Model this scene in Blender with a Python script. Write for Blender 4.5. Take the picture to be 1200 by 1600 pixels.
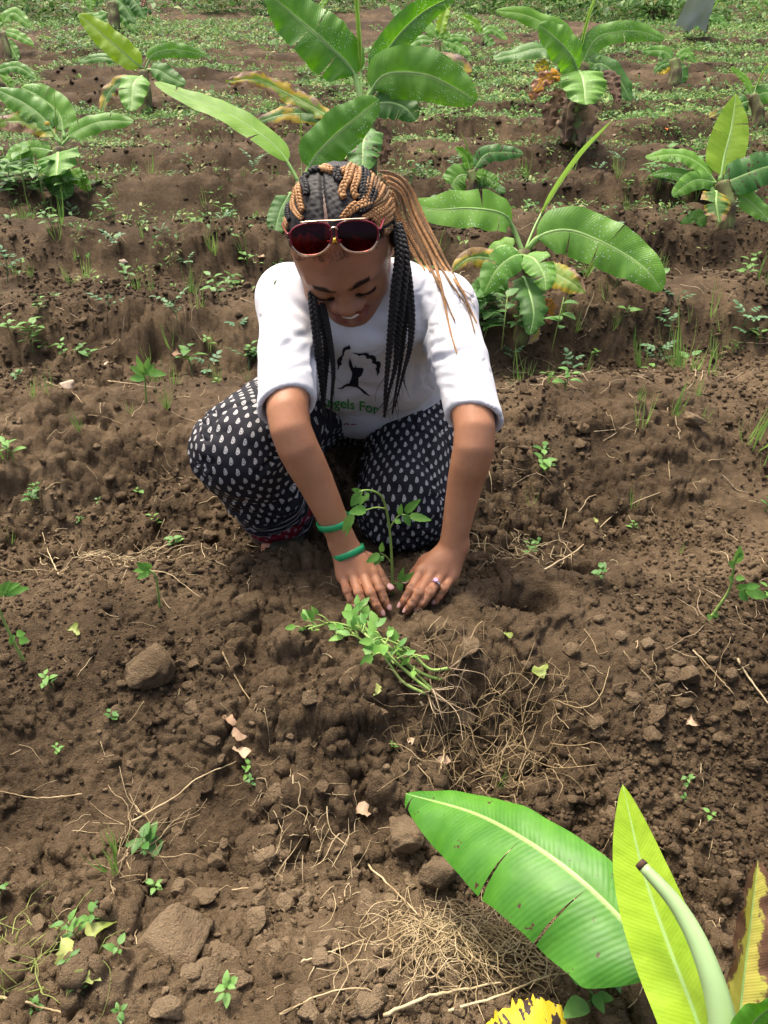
import bpy, bmesh, math, random
import numpy as np
from mathutils import Vector, Matrix
from mathutils.bvhtree import BVHTree

scene = bpy.context.scene
for _o in list(bpy.data.objects):
    bpy.data.objects.remove(_o)

# ------------------------------------------------------------------ camera
CAM_H, PITCH, FPX = 0.86, math.radians(34.0), 1300.0     # photograph is 1200 x 1600
cam_data = bpy.data.cameras.new('camera')
cam_data.sensor_fit = 'VERTICAL'
cam_data.sensor_height = 24.0
cam_data.lens = 24.0 * FPX / 1600.0
cam_data.clip_start, cam_data.clip_end = 0.02, 2000.0
cam = bpy.data.objects.new('camera', cam_data)
scene.collection.objects.link(cam)
cam.location = (0, 0, CAM_H)
cam.rotation_euler = (math.pi / 2 - PITCH, 0, 0)
scene.camera = cam

# ------------------------------------------------------------------ light
SUN_EL, SUN_AZ = math.radians(64.0), math.radians(-30.0)   # azimuth from +Y (ahead), towards +X
world = bpy.data.worlds.new('World')
scene.world = world
world.use_nodes = True
wn, wl = world.node_tree.nodes, world.node_tree.links
wn.clear()
sky = wn.new('ShaderNodeTexSky')
sky.sky_type = 'NISHITA'
sky.sun_disc = False
sky.sun_elevation = SUN_EL
sky.sun_rotation = SUN_AZ
sky.air_density, sky.dust_density, sky.ozone_density = 0.8, 9.0, 0.6
bg = wn.new('ShaderNodeBackground')
bg.inputs['Strength'].default_value = 0.14
wo = wn.new('ShaderNodeOutputWorld')
wl.new(sky.outputs[0], bg.inputs[0])
wl.new(bg.outputs[0], wo.inputs[0])
sun_data = bpy.data.lights.new('sun', 'SUN')
sun_data.energy = 1.8
sun_data.angle = math.radians(11)
sun_data.color = (1.0, 0.94, 0.82)
sun = bpy.data.objects.new('sun', sun_data)
scene.collection.objects.link(sun)
sdir = Vector((math.sin(SUN_AZ) * math.cos(SUN_EL), math.cos(SUN_AZ) * math.cos(SUN_EL), math.sin(SUN_EL)))
sun.rotation_euler = sdir.to_track_quat('Z', 'Y').to_euler()
sun.location = (-1.5, 2.5, 5)

vs = scene.view_settings
vs.view_transform = 'Standard'
vs.look = 'None'
vs.gamma = 1.0
vs.use_curve_mapping = False
vs.exposure = 1.2
scene.cycles.max_bounces = 6
scene.cycles.transparent_max_bounces = 6

# ------------------------------------------------------------------ scene helpers
COL = scene.collection
RNG = np.random.default_rng(7)
random.seed(7)
FW = np.array([0, math.cos(PITCH), -math.sin(PITCH)])
UPV = np.array([0, math.sin(PITCH), math.cos(PITCH)])
CAMP = np.array([0, 0, CAM_H])

def ray(px, py):                       # view ray of unit depth through a point of the photograph
    return FW + np.array([1.0, 0, 0]) * ((px - 600) / FPX) + UPV * ((800 - py) / FPX)
def PD(px, py, d):                     # the place at depth d behind that point
    return CAMP + ray(px, py) * d
def PZ(px, py, z):                     # ... at height z
    r = ray(px, py)
    return CAMP + r * ((z - CAM_H) / r[2])
def PY(px, py, y):                     # ... in the upright plane at distance y
    r = ray(px, py)
    return CAMP + r * (y / r[1])
def depth_of(p):
    return float(np.dot(np.asarray(p) - CAMP, FW))
def to_px(p):
    q = np.asarray(p) - CAMP
    d = q @ FW
    return 600 + FPX * q[0] / d, 800 - FPX * (q @ UPV) / d, d

def unit(v):
    v = np.asarray(v, float)
    return v / (np.linalg.norm(v) + 1e-12)

def link(name, me, mat=None, parent=None, smooth=True):
    o = bpy.data.objects.new(name, me)
    COL.objects.link(o)
    if mat is not None and not me.materials:
        me.materials.append(mat)
    if parent is not None:
        o.parent = parent
    if smooth and me.polygons:
        me.polygons.foreach_set('use_smooth', np.ones(len(me.polygons), bool))
    return o

def mesh_np(name, V, F):
    """mesh from arrays; F is (n,3) or (n,4) or a list of such arrays"""
    me = bpy.data.meshes.new(name)
    V = np.asarray(V, np.float32)
    Fs = F if isinstance(F, list) else [F]
    Fs = [np.asarray(f, np.int32) for f in Fs if len(f)]
    me.vertices.add(len(V))
    me.vertices.foreach_set('co', V.ravel())
    nl = sum(f.size for f in Fs)
    me.loops.add(nl)
    me.loops.foreach_set('vertex_index', np.concatenate([f.ravel() for f in Fs]))
    tot = np.concatenate([np.full(len(f), f.shape[1], np.int32) for f in Fs])
    st = np.concatenate([[0], np.cumsum(tot)[:-1]]).astype(np.int32)
    me.polygons.add(len(tot))
    me.polygons.foreach_set('loop_start', st)
    me.polygons.foreach_set('loop_total', tot)
    me.update(calc_edges=True)
    me.validate()
    return me

def set_uv(me, uv):                    # uv per vertex
    l = me.uv_layers.new(name='UVMap')
    vi = np.empty(len(me.loops), np.int32)
    me.loops.foreach_get('vertex_index', vi)
    l.data.foreach_set('uv', np.asarray(uv, np.float32)[vi].ravel())

def set_attr(me, name, val):
    a = me.attributes.new(name, 'FLOAT', 'POINT')
    a.data.foreach_set('value', np.asarray(val, np.float32))

def tag(o, label=None, cat=None, group=None, kind=None):
    if label: o['label'] = label
    if cat: o['category'] = cat
    if group: o['group'] = group
    if kind: o['kind'] = kind
    return o

def empty(name, loc):
    o = bpy.data.objects.new(name, None)
    o.empty_display_size = 0.05
    COL.objects.link(o)
    o.location = Vector([float(c) for c in loc])
    return o

def part(name, V, F, mat, root, uv=None, smooth=True):
    """part mesh given in world coordinates, parented to root (an Empty or mesh whose location is set, unrotated)"""
    off = np.zeros(3)
    r = root
    while r is not None:
        off += np.array(r.location)
        r = r.parent
    me = mesh_np(name, np.asarray(V) - off, F)
    if uv is not None:
        set_uv(me, uv)
    return link(name, me, mat, root, smooth)

def spline(P, n, closed=False):
    """Catmull-Rom through P, n samples evenly spread by arc length"""
    P = np.asarray(P, float)
    if len(P) == 2:
        t = np.linspace(0, 1, n)[:, None]
        return P[0] * (1 - t) + P[1] * t
    Q = np.vstack([2 * P[0] - P[1], P, 2 * P[-1] - P[-2]])
    out = []
    for i in range(1, len(Q) - 2):
        t = np.linspace(0, 1, 24, endpoint=False)[:, None]
        p0, p1, p2, p3 = Q[i - 1], Q[i], Q[i + 1], Q[i + 2]
        out.append(0.5 * ((2 * p1) + (-p0 + p2) * t + (2 * p0 - 5 * p1 + 4 * p2 - p3) * t ** 2 + (-p0 + 3 * p1 - 3 * p2 + p3) * t ** 3))
    out.append(P[-1:])
    C = np.vstack(out)
    s = np.concatenate([[0], np.cumsum(np.linalg.norm(np.diff(C, axis=0), axis=1))])
    u = np.linspace(0, s[-1], n)
    return np.stack([np.interp(u, s, C[:, k]) for k in range(C.shape[1])], 1)

def frames(C, hint=(0, 0, 1)):
    """tangent, normal, side along a curve; normal is carried along (parallel transport)"""
    T = np.gradient(C, axis=0)
    T /= np.linalg.norm(T, axis=1)[:, None] + 1e-12
    N = np.zeros_like(T)
    n = np.asarray(hint, float)
    for i in range(len(C)):
        n = n - T[i] * (n @ T[i])
        if np.linalg.norm(n) < 1e-6:
            n = np.cross(T[i], [1.0, 0.3, 0.2])
        n = n / np.linalg.norm(n)
        N[i] = n
    return T, N, np.cross(T, N)

def tube(C, R, m=8, cap=True, hint=(0, 0, 1), ell=1.0):
    """V, F of a tube along curve C with radius R (array or float)"""
    C = np.asarray(C, float)
    n = len(C)
    R = np.broadcast_to(np.asarray(R, float), (n,))
    T, N, S = frames(C, hint)
    a = np.linspace(0, 2 * np.pi, m, endpoint=False)
    V = C[:, None] + R[:, None, None] * (np.cos(a)[None, :, None] * S[:, None] + ell * np.sin(a)[None, :, None] * N[:, None])
    V = V.reshape(-1, 3)
    i, j = np.meshgrid(np.arange(n - 1), np.arange(m), indexing='ij')
    F = np.stack([i * m + j, i * m + (j + 1) % m, (i + 1) * m + (j + 1) % m, (i + 1) * m + j], -1).reshape(-1, 4)
    if cap:
        V = np.vstack([V, C[0], C[-1]])
        k = np.arange(m)
        t1 = np.stack([np.full(m, n * m), (k + 1) % m, k], 1)
        b = (n - 1) * m
        t2 = np.stack([np.full(m, n * m + 1), b + k, b + (k + 1) % m], 1)
        return V, [F, np.vstack([t1, t2])]
    return V, [F]

class Bag:
    """collects geometry for one mesh"""
    def __init__(s): s.V, s.F, s.n, s.U = [], {3: [], 4: []}, 0, []
    def add(s, V, F, uv=None):
        for f in (F if isinstance(F, list) else [F]):
            f = np.asarray(f)
            if len(f): s.F[f.shape[1]].append(f + s.n)
        s.V.append(np.asarray(V, float)); s.n += len(V)
        s.U.append(np.zeros((len(V), 2)) if uv is None else np.asarray(uv, float))
    def get(s):
        return np.vstack(s.V), [np.vstack(s.F[k]) for k in (3, 4) if s.F[k]]
    def uv(s): return np.vstack(s.U)

# ------------------------------------------------------------------ noise
def _h(ix, iy, seed):
    h = (ix.astype(np.int64) * 374761393 + iy.astype(np.int64) * 668265263 + seed * 1442695041) & 0xFFFFFFFF
    h = ((h ^ (h >> 13)) * 1274126177) & 0xFFFFFFFF
    h = h ^ (h >> 16)
    return (h & 0xFFFFFF) / float(0x1000000)
def vnoise(x, y, seed=0):
    x = np.asarray(x, float); y = np.asarray(y, float)
    ix, iy = np.floor(x), np.floor(y)
    fx, fy = x - ix, y - iy
    u, v = fx * fx * fx * (fx * (fx * 6 - 15) + 10), fy * fy * fy * (fy * (fy * 6 - 15) + 10)
    a, b = _h(ix, iy, seed), _h(ix + 1, iy, seed)
    c, d = _h(ix, iy + 1, seed), _h(ix + 1, iy + 1, seed)
    return (a + (b - a) * u) * (1 - v) + (c + (d - c) * u) * v - 0.5
def fbm(x, y, seed=0, octaves=4, gain=0.5):
    s, a = 0, 1.0
    for k in range(octaves):
        s = s + a * vnoise(x, y, seed + k * 17)
        x, y, a = x * 2.03 + 5.1, y * 2.03 + 1.7, a * gain
    return s
def worley(x, y, seed=0):
    """distance to the nearest jittered cell point (cells of size 1) and that cell's random number"""
    x = np.asarray(x, float); y = np.asarray(y, float)
    ix, iy = np.floor(x), np.floor(y)
    best = np.full(x.shape, 9.0); rid = np.zeros(x.shape)
    for dx in (-1, 0, 1):
        for dy in (-1, 0, 1):
            cx, cy = ix + dx, iy + dy
            d = np.hypot(cx + 0.15 + 0.7 * _h(cx, cy, seed) - x, cy + 0.15 + 0.7 * _h(cx, cy, seed + 91) - y)
            m = d < best
            best = np.where(m, d, best)
            rid = np.where(m, _h(cx, cy, seed + 37), rid)
    return best, rid

# ------------------------------------------------------------------ material helpers
class NT:
    def __init__(s, name):
        s.m = bpy.data.materials.new(name)
        s.m.use_nodes = True
        s.t = s.m.node_tree
        s.t.nodes.clear()
        s.out = s.n('ShaderNodeOutputMaterial')
    def n(s, t, **kw):
        x = s.t.nodes.new(t)
        for k, v in kw.items(): setattr(x, k, v)
        return x
    def l(s, a, b): s.t.links.new(a, b)
    def coord(s, which='Object', scale=None):
        c = s.n('ShaderNodeTexCoord').outputs[which]
        if scale is not None:
            m = s.n('ShaderNodeMapping')
            m.inputs['Scale'].default_value = scale
            s.l(c, m.inputs[0]); return m.outputs[0]
        return c
    def noise(s, scale, detail=4, rough=0.55, vec=None, dist=0.0):
        x = s.n('ShaderNodeTexNoise')
        x.inputs['Scale'].default_value = scale; x.inputs['Detail'].default_value = detail
        x.inputs['Roughness'].default_value = rough; x.inputs['Distortion'].default_value = dist
        if vec is not None: s.l(vec, x.inputs['Vector'])
        return x.outputs['Fac']
    def ramp(s, fac, stops):
        r = s.n('ShaderNodeValToRGB')
        e = r.color_ramp.elements
        while len(e) < len(stops): e.new(0.5)
        for k, (p, c) in enumerate(stops):
            e[k].position = p
            e[k].color = (*c, 1) if len(c) == 3 else c
        s.l(fac, r.inputs[0]); return r.outputs[0]
    def mix(s, fac, a, b, mode='MIX'):
        m = s.n('ShaderNodeMix', data_type='RGBA', blend_type=mode)
        for sock, v in ((m.inputs[0], fac), (m.inputs[6], a), (m.inputs[7], b)):
            if isinstance(v, (int, float)): sock.default_value = v
            elif isinstance(v, tuple): sock.default_value = (*v, 1) if len(v) == 3 else v
            else: s.l(v, sock)
        return m.outputs[2]
    def math(s, op, a, b=0.0, c=0.0, clamp=False):
        m = s.n('ShaderNodeMath', operation=op, use_clamp=clamp)
        for k, v in enumerate((a, b, c)):
            if isinstance(v, (int, float)): m.inputs[k].default_value = v
            else: s.l(v, m.inputs[k])
        return m.outputs[0]
    def step(s, x, lo, hi):
        m = s.n('ShaderNodeMapRange', interpolation_type='SMOOTHSTEP')
        s.l(x, m.inputs[0]); m.inputs[1].default_value = lo; m.inputs[2].default_value = hi
        return m.outputs[0]
    def attr(s, name):
        return s.n('ShaderNodeAttribute', attribute_name=name).outputs['Fac']
    def objrand(s): return s.n('ShaderNodeObjectInfo').outputs['Random']
    def bump(s, h, dist=0.01, strength=1.0, normal=None):
        b = s.n('ShaderNodeBump')
        b.inputs['Distance'].default_value = dist; b.inputs['Strength'].default_value = strength
        s.l(h, b.inputs['Height'])
        if normal is not None: s.l(normal, b.inputs['Normal'])
        return b.outputs[0]
    def pbsdf(s, color, rough=0.8, normal=None, spec=0.3, **kw):
        p = s.n('ShaderNodeBsdfPrincipled')
        for sock, v in ((p.inputs['Base Color'], color), (p.inputs['Roughness'], rough)):
            if isinstance(v, (int, float)): sock.default_value = v
            elif isinstance(v, tuple): sock.default_value = (*v, 1)
            else: s.l(v, sock)
        p.inputs['Specular IOR Level'].default_value = spec
        for k, v in kw.items(): p.inputs[k.replace('_', ' ')].default_value = v
        if normal is not None: s.l(normal, p.inputs['Normal'])
        return p
    def done(s, shader):
        s.l(shader.outputs[0] if hasattr(shader, 'outputs') else shader, s.out.inputs[0]); return s.m

def plain(name, col, rough=0.6, spec=0.3, var=0.0, vscale=30, **kw):
    t = NT(name)
    c = col
    if var:
        f = t.noise(vscale, 3, vec=t.coord())
        c = t.ramp(f, [(0.3, tuple(x * (1 - var) for x in col)), (0.7, tuple(min(1, x * (1 + var)) for x in col))])
    return t.done(t.pbsdf(c, rough, spec=spec, **kw))
# ------------------------------------------------------------------ the field: soil sheet with ridges, furrows, pits
def sstep(x, a, b):
    t = np.clip((x - a) / (b - a), 0, 1)
    return t * t * (3 - 2 * t)
PIT1, PIT2 = PZ(812, 972, -0.02), PZ(905, 893, -0.02)
PIT3 = PZ(760, 1215, -0.1)
def macro(x, y):
    x = np.asarray(x, float); y = np.asarray(y, float)
    far = sstep(y, 2.0, 5.0)
    w = 0.16 * vnoise(x * 0.9, y * 0.35, 3) * (0.35 + 0.65 * sstep(np.abs(x), 0.25, 0.7) + far)
    ph = (y + w - 1.0) / 0.72
    fr = ph - np.floor(ph); sk = 0.5 + 0.20 * sstep(y, 1.5, 2.0)           # ledges: steep face towards the viewer
    gq = np.where(fr < sk, 0.5 * fr / sk, 0.5 + 0.5 * (fr - sk) / (1 - sk))
    c = 0.5 - 0.5 * np.cos(2 * np.pi * gq)
    c = c ** 1.25
    amp = (0.125 * (1 - far) + 0.085 * far) * (1 + 0.5 * vnoise(x * 1.1 + 9, y * 0.8, 5))
    amp = amp * (0.72 + 0.28 * sstep(y, 0.85, 1.2))
    z = -amp * c
    z = z + 0.05 * vnoise(x * 0.55, y * 0.55, 11) * sstep(y, 1.6, 3.0) + 0.25 * fbm(x * 0.12, y * 0.12, 13, 2) * sstep(y, 5, 14)
    z = z + 0.012 * np.maximum(y - 4, 0) * (y < 60) + 0.012 * 56 * (y >= 60)
    # raised broken ground close to the viewer
    z = z + 0.03 * sstep(0.62 - y, 0.0, 0.2)
    return z
def hands_flat(x, y):
    return np.exp(-(((x - 0.02) / 0.19) ** 4 + ((y - 1.02) / 0.12) ** 4))
def ground_z(x, y):
    x = np.asarray(x, float); y = np.asarray(y, float)
    z = macro(x, y)
    hf = hands_flat(x, y)
    z = z - 0.016 * np.exp(-((x - 0.02) / 0.26) ** 2 - ((y - 1.02) / 0.18) ** 2)
    hf = np.maximum(hf, np.exp(-((x - 0.02) / 0.22) ** 2 - ((y - 1.0) / 0.16) ** 2))
    near = 1 - sstep(y, 3.0, 9.0)
    rough = 0.30 + 1.15 * np.clip(0.45 + 2.2 * fbm(x * 2.3, y * 2.3, 41, 2), 0, 1)
    rough = rough * (1 - 0.65 * hf)
    z = z + 0.030 * fbm(x * 4.2, y * 4.2, 21, 3) * (1 - 0.8 * hf) + 0.030 * sstep(y, 2.0, 3.5) * fbm(x * 5.5, y * 5.5, 27, 3, 0.6)
    z = z + near * rough * (0.012 * fbm(x * 15, y * 15, 23, 4, 0.6) + 0.010 * np.abs(fbm(x * 9, y * 9, 29, 4, 0.6)))
    # lumps that lie in the surface
    wx, wy = x + 0.02 * vnoise(x * 25, y * 25, 61), y + 0.02 * vnoise(x * 25, y * 25, 62)
    for cell, amp, sd in ((0.095, 0.020, 71), (0.047, 0.0150, 72), (0.024, 0.0090, 73), (0.0135, 0.0052, 74)):
        d, r = worley(wx / cell, wy / cell, sd)
        b = np.clip(1 - (d / (0.38 + 0.3 * r)) ** 2, 0, 1) ** 0.8 * (r > 0.35)
        k = (1 - sstep(y, 2.0, 4.5)) if cell < 0.03 else near if cell < 0.05 else 1.0 - 0.7 * sstep(y, 3, 8)
        z = z + amp * (r + 0.2) * b * rough * k
    d, r = worley(x / 0.0105, y / 0.0105, 75)
    z = z + (1 - sstep(y, 1.2, 2.2)) * 0.0035 * np.clip(1 - d / 0.55, 0, 1) * (0.4 + r)
    d, r = worley(x / 0.0062, y / 0.0062, 76)
    z = z + (1 - sstep(y, 0.8, 1.5)) * 0.0018 * np.clip(1 - d / 0.6, 0, 1) * (0.4 + r)
    for p, rr, dep in ((PIT1, 0.042, 0.066), (PIT2, 0.045, 0.042), (PIT3, 0.10, 0.045)):
        q = np.hypot((x - p[0]) / 1.25, y - p[1] - 0.015) + 0.014 * vnoise(x * 30, y * 30, 81)
        z = z - dep * (1 - sstep(q, rr * 0.45, rr * 1.15)) + 0.018 * np.exp(-((q - rr * 1.5) / (rr * 0.5)) ** 2)
    return z
def gz(x, y): return float(ground_z(np.array([x]), np.array([y]))[0])
def PG(px, py, dz=0.0, y0=0.25, y1=60.0):
    """where the view ray through a point of the photograph meets the soil"""
    r = ray(px, py)
    ya = max(y0, 0.72 * (0.10 - CAM_H) / r[2] * r[1]) if r[2] < 0 else 3.0
    yb = min(y1, 1.45 * (-0.25 - CAM_H) / r[2] * r[1]) if r[2] < -0.02 else y1
    t = np.geomspace(ya, max(yb, ya * 1.2), 260) / r[1]
    P = CAMP + r * t[:, None]
    m = np.nonzero(P[:, 2] < macro(P[:, 0], P[:, 1]) + 0.05)[0]        # coarse hit, then refine
    tc = t[m[0]] if len(m) else t[-1]
    tl = t[np.nonzero(P[:, 2] < macro(P[:, 0], P[:, 1]) - 0.10)[0][0]] if (P[:, 2] < macro(P[:, 0], P[:, 1]) - 0.10).any() else t[-1]
    t = np.linspace(tc * 0.985, tl * 1.02, 90)
    P = CAMP + r * t[:, None]
    dz_ = P[:, 2] - ground_z(P[:, 0], P[:, 1])
    hit = np.nonzero(dz_ < 0)[0]
    if len(hit) == 0: return PY(px, py, 14.0)
    i = hit[0]
    f = dz_[i - 1] / (dz_[i - 1] - dz_[i]) if i else 0.0
    p = P[i - 1] + (P[i] - P[i - 1]) * f if i else P[0].copy()
    p = surf(p[:1], p[1:2])[0]
    p[2] += dz
    return p

def soil_material(name, crumb=False):
    t = NT(name)
    co = t.n('ShaderNodeNewGeometry').outputs['Position']
    big = t.noise(1.7, 3, 0.5, co)
    mid = t.noise(11, 4, 0.6, co)
    fin = t.noise(70, 4, 0.65, co)
    f = t.math('ADD', t.math('MULTIPLY', big, 0.40), t.math('ADD', t.math('MULTIPLY', mid, 0.36), t.math('MULTIPLY', fin, 0.24)))
    if crumb:
        f = t.math('ADD', f, t.math('MULTIPLY', t.math('SUBTRACT', t.attr('tone'), 0.5), 0.22))
    # drier, paler trodden patch and crest
    for (cx, cy, rx, ry, k) in ((-0.10, 0.46, 0.42, 0.16, 0.10), (0.30, 0.98, 0.35, 0.12, 0.03), (-0.62, 1.10, 0.45, 0.14, 0.06), (0.75, 1.16, 0.4, 0.10, 0.08), (-1.35, 2.9, 0.5, 0.2, 0.12)):
        m = t.n('ShaderNodeMapping'); m.vector_type = 'TEXTURE'
        m.inputs['Location'].default_value = (cx, cy, 0); m.inputs['Scale'].default_value = (rx, ry, 50)
        t.l(co, m.inputs[0])
        ln = t.n('ShaderNodeVectorMath', operation='LENGTH'); t.l(m.outputs[0], ln.inputs[0])
        f = t.math('ADD', f, t.math('MULTIPLY', t.math('SUBTRACT', 1.0, t.step(ln.outputs['Value'], 0.4, 1.3)), k))
    sy = t.n('ShaderNodeSeparateXYZ'); t.l(co, sy.inputs[0])
    f = t.math('SUBTRACT', f, t.math('MULTIPLY', t.step(sy.outputs[1], 1.5, 3.4), 0.055))      # darker towards the rows behind
    col = t.ramp(f, [(0.30, (0.031, 0.0200, 0.0108)), (0.44, (0.074, 0.0490, 0.0262)), (0.56, (0.146, 0.1000, 0.0560)), (0.72, (0.275, 0.1990, 0.1180))])
    grit = t.noise(420, 2, 0.5, co)
    col = t.mix(t.math('MULTIPLY', t.step(grit, 0.66, 0.74), 0.55), col, (0.26, 0.185, 0.11))
    h = t.math('ADD', t.math('MULTIPLY', t.noise(90, 5, 0.7, co), 0.6), t.math('MULTIPLY', t.noise(330, 4, 0.7, co), 0.5))
    nrm = t.bump(h, 0.016, 1.0)
    return t.done(t.pbsdf(col, 0.93, nrm, 0.18))
M_SOIL = soil_material('soil')
M_CLOD = soil_material('soil_clod', True)

def bank_push(P, N):
    """steep faces are pushed out along their normal by lumps, so that banks look crumbled and not smeared"""
    N = N / (np.linalg.norm(N, axis=1)[:, None] + 1e-12)
    X, Y, Z = P.T
    steep = sstep(1 - N[:, 2], 0.05, 0.30) * (1 - sstep(Y, 3.0, 6.0)) * (Y > 0.2)
    w = Z * 1.3 + Y * 0.5
    d1, r1 = worley(X / 0.034, w / 0.034, 101)
    d2, r2 = worley(X / 0.016, w / 0.016, 102)
    d3, r3 = worley(X / 0.009, w / 0.009, 103)
    push = 0.012 * fbm(X * 20, Z * 26 + Y * 8, 95, 4, 0.6) + 0.0055 * (r1 + .2) * np.clip(1 - d1 / 0.6, 0, 1) + 0.006 * (r2 + .2) * np.clip(1 - d2 / 0.6, 0, 1) + 0.0032 * (r3 + .2) * np.clip(1 - d3 / 0.6, 0, 1)
    return N * (steep * push)[:, None]
def surf(x, y):
    """points of the crumbled soil surface above x, y"""
    x = np.asarray(x, float); y = np.asarray(y, float); e = 0.004 * np.maximum(1, y)
    z = ground_z(x, y)
    P = np.stack([x, y, z], 1)
    N = np.stack([-(ground_z(x + e, y) - z) / e, -(ground_z(x, y + e) - z) / e, np.ones_like(x)], 1)
    return P + bank_push(P, N)
def build_ground():
    ys = []
    y = -1.2
    while y < 0.2: ys.append(y); y += 0.02
    while y < 900:
        ys.append(y)
        if y < 2.0: y += max(0.0036, 0.0045 * y)
        elif y < 10: y += 0.0075 * y
        elif y < 30: y += 0.025 * y
        else: y += 0.12 * y
    ys = np.array(ys)
    nc = 720
    u = np.linspace(-1, 1, nc)
    u = np.sign(u) * (0.8 * np.abs(u) + 0.2 * np.abs(u) ** 3)
    half = 0.75 + 0.68 * np.maximum(ys, 0.2) + 0.55 * np.maximum(ys - 2.5, 0)
    X = half[:, None] * u[None]
    Y = np.repeat(ys[:, None], nc, 1)
    Z = ground_z(X.ravel(), Y.ravel())
    V = np.stack([X.ravel(), Y.ravel(), Z], 1)
    nr = len(ys)
    P = V.reshape(nr, nc, 3)               # banks crumble sideways too
    gx_, gy_ = np.gradient(P, axis=1), np.gradient(P, axis=0)
    V = V + bank_push(V, np.cross(gx_, gy_).reshape(-1, 3))
    i, j = np.meshgrid(np.arange(nr - 1), np.arange(nc - 1), indexing='ij')
    F = np.stack([i * nc + j, i * nc + j + 1, (i + 1) * nc + j + 1, (i + 1) * nc + j], -1).reshape(-1, 4)
    o = link('ground', mesh_np('ground', V, F), M_SOIL)
    tag(o, 'dark brown hoed soil of the field in low ridges and furrows', 'ground', kind='structure')
build_ground()

# ---- loose crumbs and clods
def ico(sub):
    bm = bmesh.new()
    bmesh.ops.create_icosphere(bm, subdivisions=sub, radius=1)
    V = np.array([v.co[:] for v in bm.verts]); F = np.array([[v.index for v in f.verts] for f in bm.faces])
    bm.free(); return V, F
def noise3(P, seed, octv=3):
    r = np.random.default_rng(seed)
    s, a = 0, 1.0
    for k in range(octv):
        for _ in range(3):
            d = unit(r.normal(size=3)); ph = r.uniform(0, 6.28)
            s = s + a * np.sin(P @ d * (1.7 * 1.9 ** k) * 1.4 + ph)
        a *= 0.55
    return s / 3
def clod_shape(sub, seed, amp=0.30):
    V, F = ico(sub)
    r = np.random.default_rng(seed)
    W = V * (1 + amp * noise3(V * 1.3, seed))[:, None]
    for _ in range(14):                      # broken flat facets
        d = unit(r.normal(size=3)); lim = r.uniform(0.40, 0.82)
        s = W @ d
        W = W - np.where(s > lim, (s - lim) * 0.92, 0)[:, None] * d
    if sub >= 3:
        q = W * 4.2 + 0.35 * noise3(W * 7, seed + 2)[:, None]
        W = W * (1 + 0.07 * np.abs(noise3(q, seed + 3, 4)) - 0.035 + 0.022 * noise3(W * 16, seed + 4, 3) + 0.012 * noise3(W * 34, seed + 5, 2))[:, None]
    return W * np.array([1, r.uniform(0.75, 1.0), r.uniform(0.6, 0.85)]), F
def scatter_crumbs(n, sub, rlo, rhi, ylo, yhi, seed, kinds=10, sink=0.25, power=2.2):
    r = np.random.default_rng(seed)
    shapes = [clod_shape(sub, seed * 100 + k) for k in range(kinds)]
    m = n * 6
    y = np.exp(r.uniform(np.log(ylo), np.log(yhi), m))
    x = r.uniform(-1, 1, m) * (0.3 + 0.56 * y)
    patch = 0.36 + 2.9 * fbm(x * 3.1, y * 3.1, 31, 3)
    furrow = -macro(x, y) * 4
    keep = (r.uniform(0, 1, m) < np.clip(patch + furrow * 0.6, 0.06, 1)) & (hands_flat(x, y) * r.uniform(0, 1, m) < 0.4)
    x, y = x[keep][:n], y[keep][:n]
    n = len(x)
    rad = rlo * (rhi / rlo) ** (r.uniform(0, 1, n) ** power) * (0.75 + 0.35 * y)
    S_ = surf(x, y); x, y, z = S_[:, 0], S_[:, 1], S_[:, 2] + rad * (0.6 - sink)
    B = Bag(); tone = []
    for k in range(kinds):
        W, F = shapes[k]
        idx = np.nonzero(np.arange(n) % kinds == k)[0]
        if not len(idx): continue
        ang = r.uniform(0, 6.28, len(idx)); tl = r.uniform(-0.6, 0.6, len(idx))
        ca, sa, ct, st = np.cos(ang), np.sin(ang), np.cos(tl), np.sin(tl)
        A = np.zeros((len(idx), 3, 3))
        A[:, 0] = np.stack([ca, -sa * ct, sa * st], 1); A[:, 1] = np.stack([sa, ca * ct, -ca * st], 1); A[:, 2] = np.stack([0 * ca, st, ct], 1)
        P = np.einsum('nij,vj->nvi', A, W) * rad[idx][:, None, None] + np.stack([x[idx], y[idx], z[idx]], 1)[:, None]
        FF = (F[None] + (np.arange(len(idx)) * len(W))[:, None, None]).reshape(-1, 3)
        B.add(P.reshape(-1, 3), FF); tone.append(np.repeat(r.uniform(0, 1, len(idx)), len(W)))
    V, F = B.get()
    me = mesh_np('crumbs', V, F); set_attr(me, 'tone', np.concatenate(tone))
    return me
o = link('soil_crumbs', scatter_crumbs(36000, 1, 0.0016, 0.0070, 0.34, 3.2, 5), M_CLOD, smooth=False)
tag(o, 'loose fine brown soil crumbs strewn over the ridges and furrows', 'soil crumbs', kind='stuff')
o = link('far_soil_lumps', scatter_crumbs(5000, 1, 0.0035, 0.0105, 1.9, 8.0, 8, sink=0.5, power=2.4), M_CLOD, smooth=False)
tag(o, 'loose soil lumps strewn over the rows further back', 'soil lumps', kind='stuff')
o = link('soil_lumps', scatter_crumbs(3200, 2, 0.0045, 0.012, 0.35, 3.4, 6, power=2.4), M_CLOD)
tag(o, 'loose thumb-sized brown soil lumps lying in the furrows', 'soil lumps', kind='stuff')
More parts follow.
